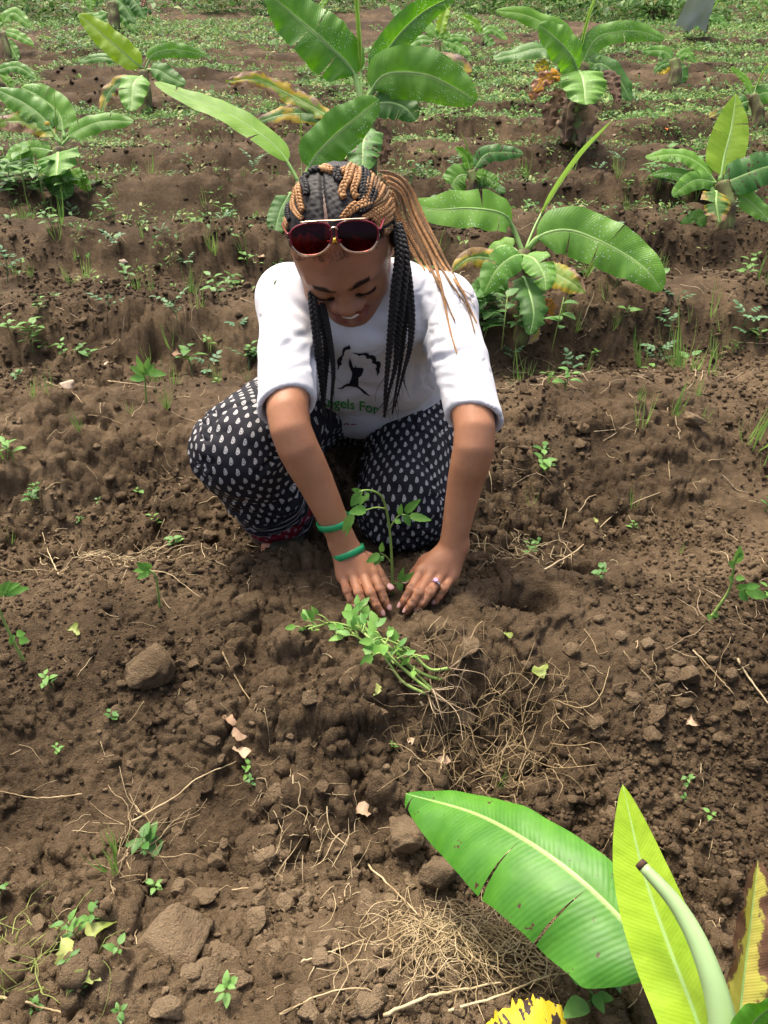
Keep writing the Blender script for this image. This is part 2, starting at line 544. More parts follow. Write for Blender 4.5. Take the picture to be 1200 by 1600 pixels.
# ------------------------------------------------------------------ solid shapes by signed distance, for the person
class Field:
    def __init__(s, xs, ys, zs):
        s.ax = [np.asarray(a, np.float32) for a in (xs, ys, zs)]
        s.D = np.full([len(a) for a in s.ax], 0.5, np.float32)
    def block(s, lo, hi):
        sl = []
        for a, l, h in zip(s.ax, lo, hi):
            sl.append(slice(max(0, np.searchsorted(a, l) - 1), np.searchsorted(a, h) + 1))
        X, Y, Z = s.ax[0][sl[0]][:, None, None], s.ax[1][sl[1]][None, :, None], s.ax[2][sl[2]][None, None, :]
        return tuple(sl), X, Y, Z
    def _put(s, sl, d, k, sub=False):
        o = s.D[sl]
        if sub:
            d = -d
            h = np.clip(k - np.abs(o - d), 0, None) / k if k > 0 else 0
            s.D[sl] = np.maximum(o, d) + h * h * k * 0.25
        else:
            s.D[sl] = np.minimum(o, d) if k <= 0 else np.minimum(o, d) - (np.clip(k - np.abs(o - d), 0, None) / k) ** 2 * k * 0.25
    def cone(s, a, b, r1, r2, k=0.01, sub=False, flat=None, fk=1.0):
        """round cone; flat=(axis, factor): squashed along that axis"""
        a = np.asarray(a, float); b = np.asarray(b, float)
        m = max(r1, r2) * max(1, fk) + k + 0.012
        sl, X, Y, Z = s.block(np.minimum(a, b) - m, np.maximum(a, b) + m)
        ab = b - a; L2 = float(ab @ ab) + 1e-12
        px, py, pz = X - a[0], Y - a[1], Z - a[2]
        t = np.clip((px * ab[0] + py * ab[1] + pz * ab[2]) / L2, 0, 1)
        qx, qy, qz = px - t * ab[0], py - t * ab[1], pz - t * ab[2]
        q2 = qx * qx + qy * qy + qz * qz
        if flat is not None:
            f = unit(flat)
            c = qx * f[0] + qy * f[1] + qz * f[2]
            q2 = q2 + c * c * (1 / fk ** 2 - 1)
        s._put(sl, (np.sqrt(q2) - (r1 + (r2 - r1) * t)).astype(np.float32), k, sub)
    def chain(s, P, R, k=0.01, **kw):
        for i in range(len(P) - 1): s.cone(P[i], P[i + 1], R[i], R[i + 1], k, **kw)
    def ell(s, c, E, r, k=0.01, sub=False):
        c = np.asarray(c, float); r = np.asarray(r, float); E = np.asarray(E, float)
        m = (np.abs(E.T) @ r) + k + 0.012
        sl, X, Y, Z = s.block(c - m, c + m)
        px, py, pz = X - c[0], Y - c[1], Z - c[2]
        k0 = 0; k1 = 0
        for i in range(3):
            q = px * E[i, 0] + py * E[i, 1] + pz * E[i, 2]
            k0 = k0 + (q / r[i]) ** 2; k1 = k1 + (q / r[i] ** 2) ** 2
        k0 = np.sqrt(k0) + 1e-6; k1 = np.sqrt(k1) + 1e-6
        s._put(sl, (k0 * (k0 - 1) / k1).astype(np.float32), k, sub)
    def cut(s, p, n, lo, hi, k=0.004):
        """remove what lies beyond the plane at p with normal n, inside the box lo..hi"""
        sl, X, Y, Z = s.block(lo, hi)
        n = unit(n)
        d = -((X - p[0]) * n[0] + (Y - p[1]) * n[1] + (Z - p[2]) * n[2])
        s._put(sl, (d + 0 * s.D[sl]).astype(np.float32), k, True)
    def mesh(s, smooth=1):
        D = s.D; neg = D < 0
        nx, ny, nz = D.shape
        cnt = np.zeros((nx - 1, ny - 1, nz - 1), np.uint8)
        for i in (0, 1):
            for j in (0, 1):
                for k in (0, 1):
                    cnt += neg[i:nx - 1 + i, j:ny - 1 + j, k:nz - 1 + k]
        act = np.argwhere((cnt > 0) & (cnt < 8))
        idx = np.full(cnt.shape, -1, np.int32)
        idx[act[:, 0], act[:, 1], act[:, 2]] = np.arange(len(act))
        corner = [(i, j, k) for i in (0, 1) for j in (0, 1) for k in (0, 1)]
        val = {c: D[act[:, 0] + c[0], act[:, 1] + c[1], act[:, 2] + c[2]] for c in corner}
        pos = {c: np.stack([s.ax[q][act[:, q] + c[q]] for q in range(3)], 1) for c in corner}
        acc = np.zeros((len(act), 3)); n = np.zeros(len(act))
        for c in corner:
            for q in range(3):
                if c[q] == 0:
                    e = list(c); e[q] = 1; e = tuple(e)
                    m = (val[c] < 0) != (val[e] < 0)
                    t = np.where(m, val[c] / np.where(m, val[c] - val[e], 1), 0)
                    acc += np.where(m[:, None], pos[c] + t[:, None] * (pos[e] - pos[c]), 0)
                    n += m
        V = acc / n[:, None]
        F = []
        for q in range(3):
            a = [slice(None)] * 3; b = [slice(None)] * 3
            a[q] = slice(0, -1); b[q] = slice(1, None)
            o1, o2 = [x for x in range(3) if x != q]
            ch = neg[tuple(a)] != neg[tuple(b)]
            w = np.argwhere(ch)
            w = w[(w[:, o1] > 0) & (w[:, o2] > 0) & (w[:, o1] < D.shape[o1] - 1) & (w[:, o2] < D.shape[o2] - 1)]
            def cell(d1, d2):
                z = w.copy(); z[:, o1] += d1; z[:, o2] += d2
                return idx[z[:, 0], z[:, 1], z[:, 2]]
            quad = np.stack([cell(-1, -1), cell(0, -1), cell(0, 0), cell(-1, 0)], 1)
            flip = ~neg[w[:, 0], w[:, 1], w[:, 2]]
            if q == 1: flip = ~flip
            quad[flip] = quad[flip][:, ::-1]
            F.append(quad)
        F = np.vstack(F)
        for _ in range(smooth): V = laplace(V, F, 0.5)
        return V, F
def laplace(V, F, w=0.5):
    S = np.zeros_like(V); n = np.zeros(len(V))
    for a, b in ((0, 1), (1, 2), (2, 3), (3, 0)):
        for k in range(3):
            S[:, k] += np.bincount(F[:, a], V[F[:, b], k], len(V)) + np.bincount(F[:, b], V[F[:, a], k], len(V))
        n += np.bincount(F[:, a], minlength=len(V)) + np.bincount(F[:, b], minlength=len(V))
    return V * (1 - w) + w * S / np.maximum(n, 1)[:, None]
def vnormals(V, F):
    fn = np.cross(V[F[:, 2]] - V[F[:, 0]], V[F[:, 3]] - V[F[:, 1]])
    N = np.zeros_like(V)
    for c in range(4):
        for k in range(3): N[:, k] += np.bincount(F[:, c], fn[:, k], len(V))
    return N / (np.linalg.norm(N, axis=1)[:, None] + 1e-12)
def axis_grid(*seg):
    """seg: start, (end, step), (end, step) ..."""
    out = [seg[0]]
    for e, st in seg[1:]:
        n = max(1, int(round((e - out[-1]) / st)))
        out += list(np.linspace(out[-1], e, n + 1)[1:])
    return np.array(out)
def seg_dist(P, a, b):
    ab = b - a
    t = np.clip(((P - a) @ ab) / (ab @ ab), 0, 1)
    return np.linalg.norm(P - a - t[:, None] * ab, axis=1), t
def poly_dist(P, pts):
    d = np.full(len(P), 9.0)
    for i in range(len(pts) - 1): d = np.minimum(d, seg_dist(P, np.asarray(pts[i]), np.asarray(pts[i + 1]))[0])
    return d

# ------------------------------------------------------------------ skeleton
SH_R, EL_R, WR_R = PD(452, 468, 1.41), PD(452, 662, 1.265), PD(541, 857, 1.34)
SH_L, EL_L, WR_L = PD(694, 482, 1.41), PD(742, 672, 1.265), PD(707, 856, 1.34)
S_MID = 0.5 * (SH_R + SH_L)
PELV = np.array([-0.03, 1.60, 0.115])
HIP_R, HIP_L = np.array([-0.13, 1.60, 0.085]), np.array([0.075, 1.62, 0.06])
KN_R, AN_R = PD(376, 703, 1.37), PD(440, 805, 1.60)
KN_L, AN_L = PD(630, 788, 1.56), np.array([0.09, 1.72, -0.085])
# head axes: H_L = her left, H_F = where the face points, H_U = crown
EYE_MID = PD(537, 454, 1.275)
_c = -unit(ray(537, 410)); _r = unit(np.cross(UPV, _c)); _u = np.cross(_c, _r)
H_U = unit(-0.20 * _r + 0.635 * _u + 0.745 * _c)
H_F = 0.04 * _r - 0.75 * _u + 0.65 * _c
H_F = unit(H_F - H_U * (H_F @ H_U)); H_L = np.cross(H_U, H_F)
if H_L[0] < 0: H_L = -H_L
HM = np.stack([H_L, H_F, H_U])
HC = EYE_MID - 0.085 * H_F - 0.008 * H_U
def hp(x, f, u): return HC + x * H_L + f * H_F + u * H_U
def hq(x, f, u): return hp(x, f, u * 0.74 if u < 0 else u)          # short lower face
def hlocal(P): return (np.asarray(P) - HC) @ HM.T

def fpt(px, py, z): return PZ(px, py, z)
HAND_R = {'pinky': [(536, 903, .026), (542, 924, .023), (548, 938, .014), (553, 948, .006)],
          'ring': [(551, 899, .033), (560, 927, .028), (568, 944, .017), (574, 955, .006)],
          'middle': [(567, 897, .036), (579, 927, .031), (588, 946, .018), (595, 958, .006)],
          'index': [(583, 897, .034), (594, 921, .028), (601, 938, .016), (606, 949, .006)],
          'thumb': [(574, 878, .030), (590, 896, .018), (600, 911, .010), (609, 920, .006)]}
HAND_L = {'pinky': [(705, 902, .028), (694, 920, .025), (686, 932, .015), (680, 941, .006)],
          'ring': [(690, 898, .034), (672, 926, .029), (661, 942, .018), (653, 952, .006)],
          'middle': [(674, 896, .037), (654, 927, .031), (643, 944, .018), (636, 954, .006)],
          'index': [(657, 894, .035), (642, 921, .029), (633, 937, .016), (627, 946, .006)],
          'thumb': [(668, 880, .032), (652, 894, .018), (642, 904, .010), (634, 911, .007)]}
FING_R = {'pinky': [.0074, .0066, .0061, .0054], 'ring': [.0082, .0074, .0067, .0060], 'middle': [.0086, .0077, .0070, .0063],
          'index': [.0084, .0075, .0068, .0061], 'thumb': [.0130, .0108, .0090, .0075]}

def build_hand(f, H, wr):
    P = {n: [fpt(*q) for q in H[n]] for n in H}
    for n, pts in P.items():
        R = FING_R[n]
        f.chain(pts, R, k=0.0016)
        if n != 'thumb':
            f.cone(wr + (0, 0, -0.004), pts[0] * 0.88 + wr * 0.12, 0.017, R[0] * 1.10, k=0.009)
            f.cone(pts[0] * 0.80 + wr * 0.20, pts[0], R[0], R[0], k=0.003)
            f.ell(pts[0] + (0, 0, 0.002), np.eye(3), [R[0] * 1.05] * 3, k=0.005)          # knuckle
            f.ell(pts[1] + (0, 0, 0.0012), np.eye(3), [R[1] * 1.06] * 3, k=0.002)
        else:
            f.cone(wr + (0, 0, -0.008), pts[0], 0.018, R[0], k=0.014)
    a = P['pinky'][0]; b = P['index'][0]
    f.cone(a * 0.72 + wr * 0.28 + (0, 0, -.006), b * 0.72 + wr * 0.28 + (0, 0, -.006), .012, .012, k=0.010)
    f.cone(a * 0.45 + wr * 0.55 + (0, 0, -.006), b * 0.45 + wr * 0.55 + (0, 0, -.006), .014, .016, k=0.014)
    return P

def build_body():
    xs = axis_grid(-0.42, (-0.10, 0.0032), (0.135, 0.0018), (0.30, 0.0032))
    ys = axis_grid(0.965, (1.10, 0.0016), (1.20, 0.003), (1.42, 0.0022), (2.0, 0.006))
    zs = axis_grid(-0.17, (-0.02, 0.005), (0.085, 0.0017), (0.33, 0.0034), (0.60, 0.0022))
    f = Field(xs, ys, zs)
    # trunk and legs (inside the clothes)
    ax = unit(S_MID - PELV)
    f.cone(PELV, S_MID - ax * 0.10, 0.095, 0.085, k=0.02, flat=(1, 0, 0), fk=1.25)
    f.cone(SH_R, SH_L, 0.040, 0.040, k=0.02)
    f.cone(HIP_R, KN_R, 0.080, 0.052, k=0.02); f.cone(KN_R, AN_R, 0.050, 0.034, k=0.01)
    f.cone(HIP_L, KN_L, 0.080, 0.055, k=0.02); f.cone(KN_L, AN_L, 0.052, 0.034, k=0.01)
    f.cone(AN_R, AN_R + np.array([-0.01, -0.07, -0.045]), 0.034, 0.026, k=0.02)
    f.cone(AN_L, AN_L + np.array([0.0, 0.11, -0.03]), 0.034, 0.026, k=0.02)
    # neck
    NB = S_MID + np.array([0.0, 0.0, 0.012])
    f.cone(NB, hp(0, -0.028, -0.05), 0.048, 0.048, k=0.02)
    # arms
    for sh, el, wr in ((SH_R, EL_R, WR_R), (SH_L, EL_L, WR_L)):
        up_ = spline([sh, sh * 0.5 + el * 0.5 + np.array([0, 0.004, 0.004]), el, el * 0.5 + wr * 0.5, wr], 17)
        rr = np.interp(np.linspace(0, 1, 17), [0, .25, .45, .56, .66, .80, .92, 1], [.038, .036, .0335, .0315, .0318, .0265, .0225, .0220])
        f.chain(up_, rr, k=0.0)
    PR = build_hand(f, HAND_R, WR_R); PL = build_hand(f, HAND_L, WR_L)
    f.ell(WR_L + (0.017, -0.004, 0.008), np.eye(3), [.009] * 3, k=0.012)        # wrist bone
    f.ell(WR_R + (-0.017, -0.002, 0.008), np.eye(3), [.009] * 3, k=0.012)
    # head
    e = HM
    f.ell(hp(0, -0.010, 0.030), e, (.0725, .094, .086), k=0.02)
    f.ell(hp(0, 0.030, 0.028), e, (.064, .062, .060), k=0.03)                   # forehead
    f.ell(hq(0, 0.022, -0.035), e, (.060, .063, .072), k=0.03)                  # face
    f.cone(hq(-.050, -.012, -.052), hq(-.018, .062, -.098), .018, .017, k=0.03)  # jaw
    f.cone(hq(.050, -.012, -.052), hq(.018, .062, -.098), .018, .017, k=0.03)
    f.ell(hq(0, 0.070, -0.094), e, (.021, .018, .018), k=0.022)                 # chin
    for sx in (-1, 1):
        f.ell(hq(sx * .041, .058, -.030), e, (.024, .024, .022), k=0.022)       # cheek
        f.cone(hq(sx * .014, .089, .026), hq(sx * .046, .074, .026), .0075, .006, k=0.014)   # brow
        f.ell(hq(sx * .031, .099, .004), e, (.018, .016, .0115), k=0.010, sub=True)
        f.ell(hq(sx * .031, .0745, .003), e, (.0165, .0145, .0125), k=0.004)    # closed lid
        # ear
        f.ell(hq(sx * .0735, -.012, -.002), e @ np.eye(3), (.008, .018, .030), k=0.006)
        f.ell(hq(sx * .079, -.008, .004), e, (.006, .010, .017), k=0.005, sub=True)
        f.ell(hq(sx * .0735, -.004, -.027), e, (.006, .008, .009), k=0.006)
    f.cone(hq(0, .087, .016), hq(0, .100, -.019), .0075, .0100, k=0.012)        # nose
    f.ell(hq(0, .1030, -.022), e, (.0138, .0110, .0105), k=0.008)
    for sx in (-1, 1):
        f.ell(hq(sx * .0165, .0925, -.026), e, (.0108, .0110, .0092), k=0.006)
        f.ell(hq(sx * .0075, .098, -.036), e, (.0042, .006, .0045), k=0.003, sub=True)
    # smiling mouth
    up = [hq(-.034, .071, -.043), hq(-.015, .088, -.053), hq(0, .0920, -.0535), hq(.015, .088, -.053), hq(.034, .071, -.043)]
    lo = [hq(-.034, .071, -.044), hq(-.018, .088, -.073), hq(0, .0925, -.082), hq(.018, .088, -.073), hq(.034, .071, -.044)]
    f.chain([hq(-.023, .086, -.060), hq(0, .094, -.067), hq(.023, .086, -.060)], [.003, .0068, .003], k=0.004, sub=True)
    f.chain(up, [.0025, .0046, .0048, .0046, .0025], k=0.006)
    f.chain(lo, [.0025, .0060, .0070, .0060, .0025], k=0.006)
    V, F = f.mesh(2)
    return V, F, up, lo, PR, PL
BODY_V, BODY_F, LIP_UP, LIP_LO, P_RH, P_LH = build_body()

# skin: lips, brows, lashes, nail beds as pigment
def skin_material():
    t = NT('skin')
    co = t.n('ShaderNodeNewGeometry').outputs['Position']
    n = t.noise(14, 4, 0.6, co)
    base = t.ramp(n, [(0.3, (0.350, 0.152, 0.076)), (0.7, (0.445, 0.212, 0.114))])
    fine = t.noise(260, 3, 0.6, co)
    base = t.mix(t.math('MULTIPLY', t.step(fine, 0.5, 0.8), 0.2), base, (0.24, 0.10, 0.055))
    base = t.mix(t.math('MULTIPLY', t.attr('face'), 0.5), base, (0.225, 0.092, 0.047))
    base = t.mix(t.attr('lip'), base, (0.22, 0.062, 0.048))
    base = t.mix(t.attr('knuckle'), base, (0.115, 0.050, 0.030))
    dirt = t.math('MULTIPLY', t.attr('dirt'), t.step(t.noise(120, 4, 0.7, co), 0.44, 0.60))
    base = t.mix(t.math('MULTIPLY', dirt, 0.75), base, (0.060, 0.038, 0.022))
    base = t.mix(t.attr('scalp'), base, (0.15, 0.085, 0.060))
    hairn = t.noise(500, 2, 0.6, co)
    brow = t.math('MULTIPLY', t.attr('brow'), t.math('ADD', 0.75, t.math('MULTIPLY', hairn, 0.4)), clamp=True)
    base = t.mix(brow, base, (0.012, 0.007, 0.005))
    nrm = t.bump(t.math('ADD', t.math('MULTIPLY', fine, 0.6), t.noise(900, 2, 0.5, co)), 0.0009, 0.5)
    p = t.pbsdf(base, 0.43, nrm, 0.36)
    t.l(t.math('SUBTRACT', 0.36, t.math('MULTIPLY', brow, 0.34)), p.inputs['Specular IOR Level'])
    p.inputs['Subsurface Weight'].default_value = 0.08
    p.inputs['Subsurface Radius'].default_value = (0.010, 0.004, 0.002)
    p.inputs['Subsurface Scale'].default_value = 0.6
    return t.done(p)
M_SKIN = skin_material()

PERSON = empty('person', (-0.05, 1.45, gz(-0.05, 1.45)))
tag(PERSON, 'person in white t-shirt and black patterned trousers crouching to press soil round a seedling', 'person')

def make_skin():
    V, F = BODY_V, BODY_F
    q = hlocal(V)
    me_off = np.array(PERSON.location)
    me = mesh_np('body', V - me_off, F)
    inhead = (np.linalg.norm(q, axis=1) < 0.16) & (q[:, 2] > -0.125)
    d = np.minimum(poly_dist(V, LIP_UP), poly_dist(V, LIP_LO))
    set_attr(me, 'lip', np.where(inhead, 1 - sstep(d, 0.0062, 0.0085), 0))
    br = np.full(len(V), 9.0)
    for sx in (-1, 1):
        b = [hp(sx * .012, .094, .0245), hp(sx * .025, .093, .0275), hp(sx * .040, .083, .0265), hp(sx * .052, .069, .018)]
        br = np.minimum(br, poly_dist(V, b) / np.where(np.abs(q[:, 0]) > 0.044, 0.7, 1.0))
        lash = [hq(sx * .017, .0865, -.004), hq(sx * .031, .0900, -.0085), hq(sx * .046, .080, -.004)]
        br = np.minimum(br, poly_dist(V, lash) * 1.6)
    hair_edge = np.where(inhead & (q[:, 2] > 0.02) & (q[:, 1] < 0.075), 1.0, 0.0)
    hl = q[:, 2] - (0.083 - 0.55 * np.clip(np.abs(q[:, 0]) - 0.035, 0, 1) + 0.9 * np.clip(-q[:, 1] + 0.035, 0, 1) * -1)
    set_attr(me, 'brow', np.where(inhead, np.maximum(1 - sstep(br, 0.0046, 0.0070), hair_edge * sstep(hl, -0.004, 0.012) * 0.0), 0))
    set_attr(me, 'face', np.where(inhead, sstep(q[:, 2], -0.13, -0.09), 0))
    set_attr(me, 'scalp', np.where(inhead, sstep(q[:, 2], 0.085, 0.10), 0))
    kn = np.zeros(len(V))
    for P in (P_RH, P_LH):
        for n, pts in P.items():
            if n == 'thumb': continue
            for j, s_ in ((1, 0.0062), (2, 0.004)):
                dd = np.linalg.norm(V - (pts[j] + np.array([0, 0, 0.007])), axis=1)
                kn = np.maximum(kn, (1 - sstep(dd, s_ * 0.4, s_)) * 0.55)
    set_attr(me, 'knuckle', kn)
    tips = np.array([q_ for P in (P_RH, P_LH) for pts in P.values() for q_ in pts[2:]])
    dt = np.full(len(V), 9.0)
    for q_ in tips: dt = np.minimum(dt, np.linalg.norm(V - q_, axis=1))
    set_attr(me, 'dirt', np.maximum(1 - sstep(dt, 0.008, 0.024), 0.8 * (1 - sstep(V[:, 2], 0.0, 0.016)) * (V[:, 1] < 1.15)))
    return link('body', me, M_SKIN, PERSON)
BODY = make_skin()
BODY_T = BVHTree.FromPolygons([tuple(v) for v in BODY_V], [tuple(int(i) for i in f) for f in BODY_F])

def cast(bvh, px, py, off=0.0):
    d = Vector(ray(px, py)).normalized()
    h, n, i, dist = bvh.ray_cast(Vector(CAMP), d)
    if h is None: return None
    if n.dot(d) > 0: n = -n
    return np.array(h + n * off)

# finger nails
M_NAIL = plain('nail_polish', (0.62, 0.36, 0.33), 0.25, 0.5, var=0.12, vscale=90)
def nails():
    for P in (P_RH, P_LH):
        for n, pts in P.items():
            R = FING_R[n][3]
            ax = unit(pts[3] - pts[2])
            up = unit(np.array([0, 0, 1.0]) - ax * ax[2]); sd = np.cross(ax, up)
            c = pts[3] + ax * R * 0.02
            m, k = 6, 5
            Vn = []
            for i in range(m):
                a = -1 + 2 * i / (m - 1)
                w = 0.72 * math.sqrt(max(0.12, 1 - (abs(a) ** 3.2)))
                for j in range(k):
                    b = (-1 + 2 * j / (k - 1)) * w
                    h = math.sqrt(max(0.05, 1.09 - b * b)) - 0.18 * max(0, a) ** 2 + 0.035
                    Vn.append(c + ax * a * R * 0.80 + sd * b * R + up * R * h)
            I = np.arange(m * k).reshape(m, k)
            Fn = np.stack([I[:-1, :-1], I[1:, :-1], I[1:, 1:], I[:-1, 1:]], -1).reshape(-1, 4)
            part('fingernail', Vn, Fn, M_NAIL, BODY)
nails()
part('teeth', *tube(spline([hq(-.020, .084, -.061), hq(0, .0915, -.0655), hq(.020, .084, -.061)], 12), .0043, 8), plain('teeth', (0.75, 0.70, 0.62), 0.3, 0.5), BODY)
# ------------------------------------------------------------------ t-shirt
AX_T = unit(S_MID - PELV)
FRONT = unit(np.array([0, -1.0, 0]) - AX_T * (np.array([0, -1.0, 0]) @ AX_T))
def build_shirt():
    f = Field(axis_grid(-0.30, (0.24, 0.0030)), axis_grid(1.06, (1.82, 0.0033)), axis_grid(-0.02, (0.50, 0.0030)))
    f.cone(PELV + AX_T * 0.0, S_MID - AX_T * 0.085, 0.122, 0.112, k=0.03, flat=(1, 0, 0), fk=1.22)
    f.ell(PELV + AX_T * 0.075 + FRONT * 0.060, np.eye(3), (.125, .085, .085), k=0.05)            # belly
    for sx in (-1, 1):
        f.ell(PELV + AX_T * 0.20 + FRONT * 0.070 + np.array([sx * 0.062, 0, 0]), np.eye(3), (.062, .062, .062), k=0.05)
    f.cone(SH_R, SH_L, 0.053, 0.053, k=0.04)
    f.cone(S_MID + np.array([-0.05, 0.0, 0.02]), S_MID + np.array([0.05, 0.0, 0.02]), 0.052, 0.052, k=0.04)
    f.ell(S_MID + FRONT * 0.045 + np.array([0, 0, 0.0]), np.eye(3), (.085, .05, .05), k=0.03)
    f.cone(PELV + AX_T * 0.12 + np.array([0.045, 0.02, 0]), PELV + np.array([0.062, 0.0, -0.01]), 0.10, 0.105, k=0.04)
    for sh, el, lim in ((SH_R, EL_R, 0.87), (SH_L, EL_L, 0.92)):
        d = unit(el - sh)
        hem = sh + (el - sh) * lim
        lo_, hi_ = np.minimum(sh, el) - 0.09, np.maximum(sh, el) + 0.09
        out = np.array([-1.0 if sh is SH_R else 1.0, 0, 0]) * 0.004
        f.cone(sh - d * 0.01, sh + d * 0.12 + out, 0.050, 0.0455, k=0.025)
        f.cone(sh + d * 0.12 + out, hem + d * 0.06 + out, 0.0455, 0.0440 if sh is SH_R else 0.0405, k=0.006)
        n = unit(d + (np.array([0.25, 0, 0.1]) if sh is SH_R else np.array([-0.35, 0, 0.0])))
        b = hem
        f.cut(b, n, b - 0.075 + d * 0.045, b + 0.075 + d * 0.045, k=0.0008)
        f.cone(hem - d * 0.012 + out, hem + d * 0.06 + out, 0.0370 if sh is SH_R else 0.0345, 0.0412 if sh is SH_R else 0.0378, k=0.001, sub=True)     # inside of the sleeve
    NB = S_MID + np.array([0.0, -0.01, 0.02])
    f.cone(NB + np.array([0, 0.01, 0.03]), hp(0, -0.04, -0.045), 0.045, 0.050, k=0.006, sub=True)                             # neck opening
    f.cut(PELV - AX_T * 0.055, -AX_T, PELV - 0.3, PELV + 0.3, k=0.006)
    V, F = f.mesh(1)
    # hem bands and folds
    N = vnormals(V, F)
    bvh = BVHTree.FromPolygons([tuple(v) for v in V], [tuple(int(i) for i in q) for q in F])
    disp = np.zeros(len(V))
    def fold(pts, depth, width):
        P = [cast(bvh, *p) for p in pts]
        P = [p for p in P if p is not None]
        if len(P) < 2: return
        P = spline(np.array(P), 14)
        best = np.full(len(V), 9.0); tt = np.zeros(len(V))
        for i in range(len(P) - 1):
            dd, t = seg_dist(V, P[i], P[i + 1])
            m = dd < best
            best = np.where(m, dd, best); tt = np.where(m, (i + t) / (len(P) - 1), tt)
        env = np.sin(np.pi * np.clip(tt, 0.04, 0.96)) ** 0.6
        disp[:] += env * (-depth * np.exp(-(best / width) ** 2) + 0.55 * depth * np.exp(-((best - 1.7 * width) / width) ** 2))
    for pts, dep, wd in [
        ([(500, 520), (488, 560), (492, 610)], .006, .006), ([(410, 560), (440, 545), (482, 520)], .0035, .007),
        ([(412, 600), (445, 585), (488, 570)], .003, .006), ([(420, 500), (450, 520), (485, 530)], .003, .008),
        ([(425, 430), (450, 470), (490, 500)], .004, .009), ([(664, 590), (690, 560), (740, 545)], .005, .006),
        ([(668, 565), (690, 535), (725, 505)], .0045, .007), ([(668, 600), (700, 590), (755, 580)], .003, .006),
        ([(650, 470), (662, 520), (664, 580)], .007, .008), ([(690, 430), (700, 470), (690, 520)], .003, .008),
        ([(655, 540), (650, 580), (640, 620)], .005, .007), ([(520, 620), (560, 605), (600, 612)], .002, .012),
        ([(545, 520), (540, 560), (530, 600)], .0028, .009), ([(600, 530), (610, 570), (618, 610)], .0028, .009),
        ([(500, 575), (515, 600), (530, 640)], .0035, .007), ([(720, 520), (740, 560), (750, 610)], .0025, .008),
        ([(560, 505), (600, 520), (640, 515)], .003, .010), ([(440, 480), (425, 540), (415, 600)], .0025, .009),
        ([(690, 600), (725, 618), (762, 612)], .002, .006), ([(430, 610), (455, 622), (484, 615)], .002, .006)]:
        fold(pts, dep, wd)
    wob = 0.0009 * noise3(V * 22, 5) - 0.0018 * np.exp(-(noise3(V * np.array([26, 14, 18]) + 0.4 * noise3(V * 40, 15)[:, None], 16) / 0.10) ** 2) * (noise3(V * 9, 17) > -0.1)
    for sh, el, lim in ((SH_R, EL_R, 0.87), (SH_L, EL_L, 0.92)):      # stitched hem
        d = unit(el - sh)
        n = unit(d + (np.array([0.25, 0, 0.1]) if sh is SH_R else np.array([-0.35, 0, 0.0])))
        s_ = (V - (sh + (el - sh) * lim)) @ n
        loc = (np.linalg.norm(V - (sh + (el - sh) * lim), axis=1) < 0.085) & (s_ < 0.004)
        disp += np.where(loc, 0.0012 * sstep(s_, -0.027, -0.018), 0)
    V = V + N * (disp + wob)[:, None]
    hemv = np.zeros(len(V), bool)
    for sh, el, lim in ((SH_R, EL_R, 0.87), (SH_L, EL_L, 0.92)):
        d = unit(el - sh); q = V - (sh + (el - sh) * lim)
        hemv |= (np.abs(q @ d) < 0.045) & (np.linalg.norm(q, axis=1) < 0.08)
    for _ in range(3): V = np.where(hemv[:, None], laplace(V, F, 0.5), V)
    return V, F
SHIRT_V, SHIRT_F = build_shirt()
def cotton():
    t = NT('white_cotton')
    co = t.n('ShaderNodeNewGeometry').outputs['Position']
    h = t.math('ADD', t.math('MULTIPLY', t.noise(35, 4, 0.6, co), 0.8), t.math('MULTIPLY', t.noise(700, 2, 0.5, co), 0.2))
    col = t.ramp(t.noise(9, 3, 0.5, co), [(0.35, (0.60, 0.60, 0.625)), (0.65, (0.65, 0.65, 0.67))])
    p = t.pbsdf(col, 0.85, t.bump(h, 0.003, 0.4), 0.2)
    p.inputs['Sheen Weight'].default_value = 0.15
    return t.done(p)
SHIRT = part('t_shirt', SHIRT_V, SHIRT_F, cotton(), PERSON)
SHIRT_T = BVHTree.FromPolygons([tuple(v) for v in SHIRT_V], [tuple(int(i) for i in f) for f in SHIRT_F])

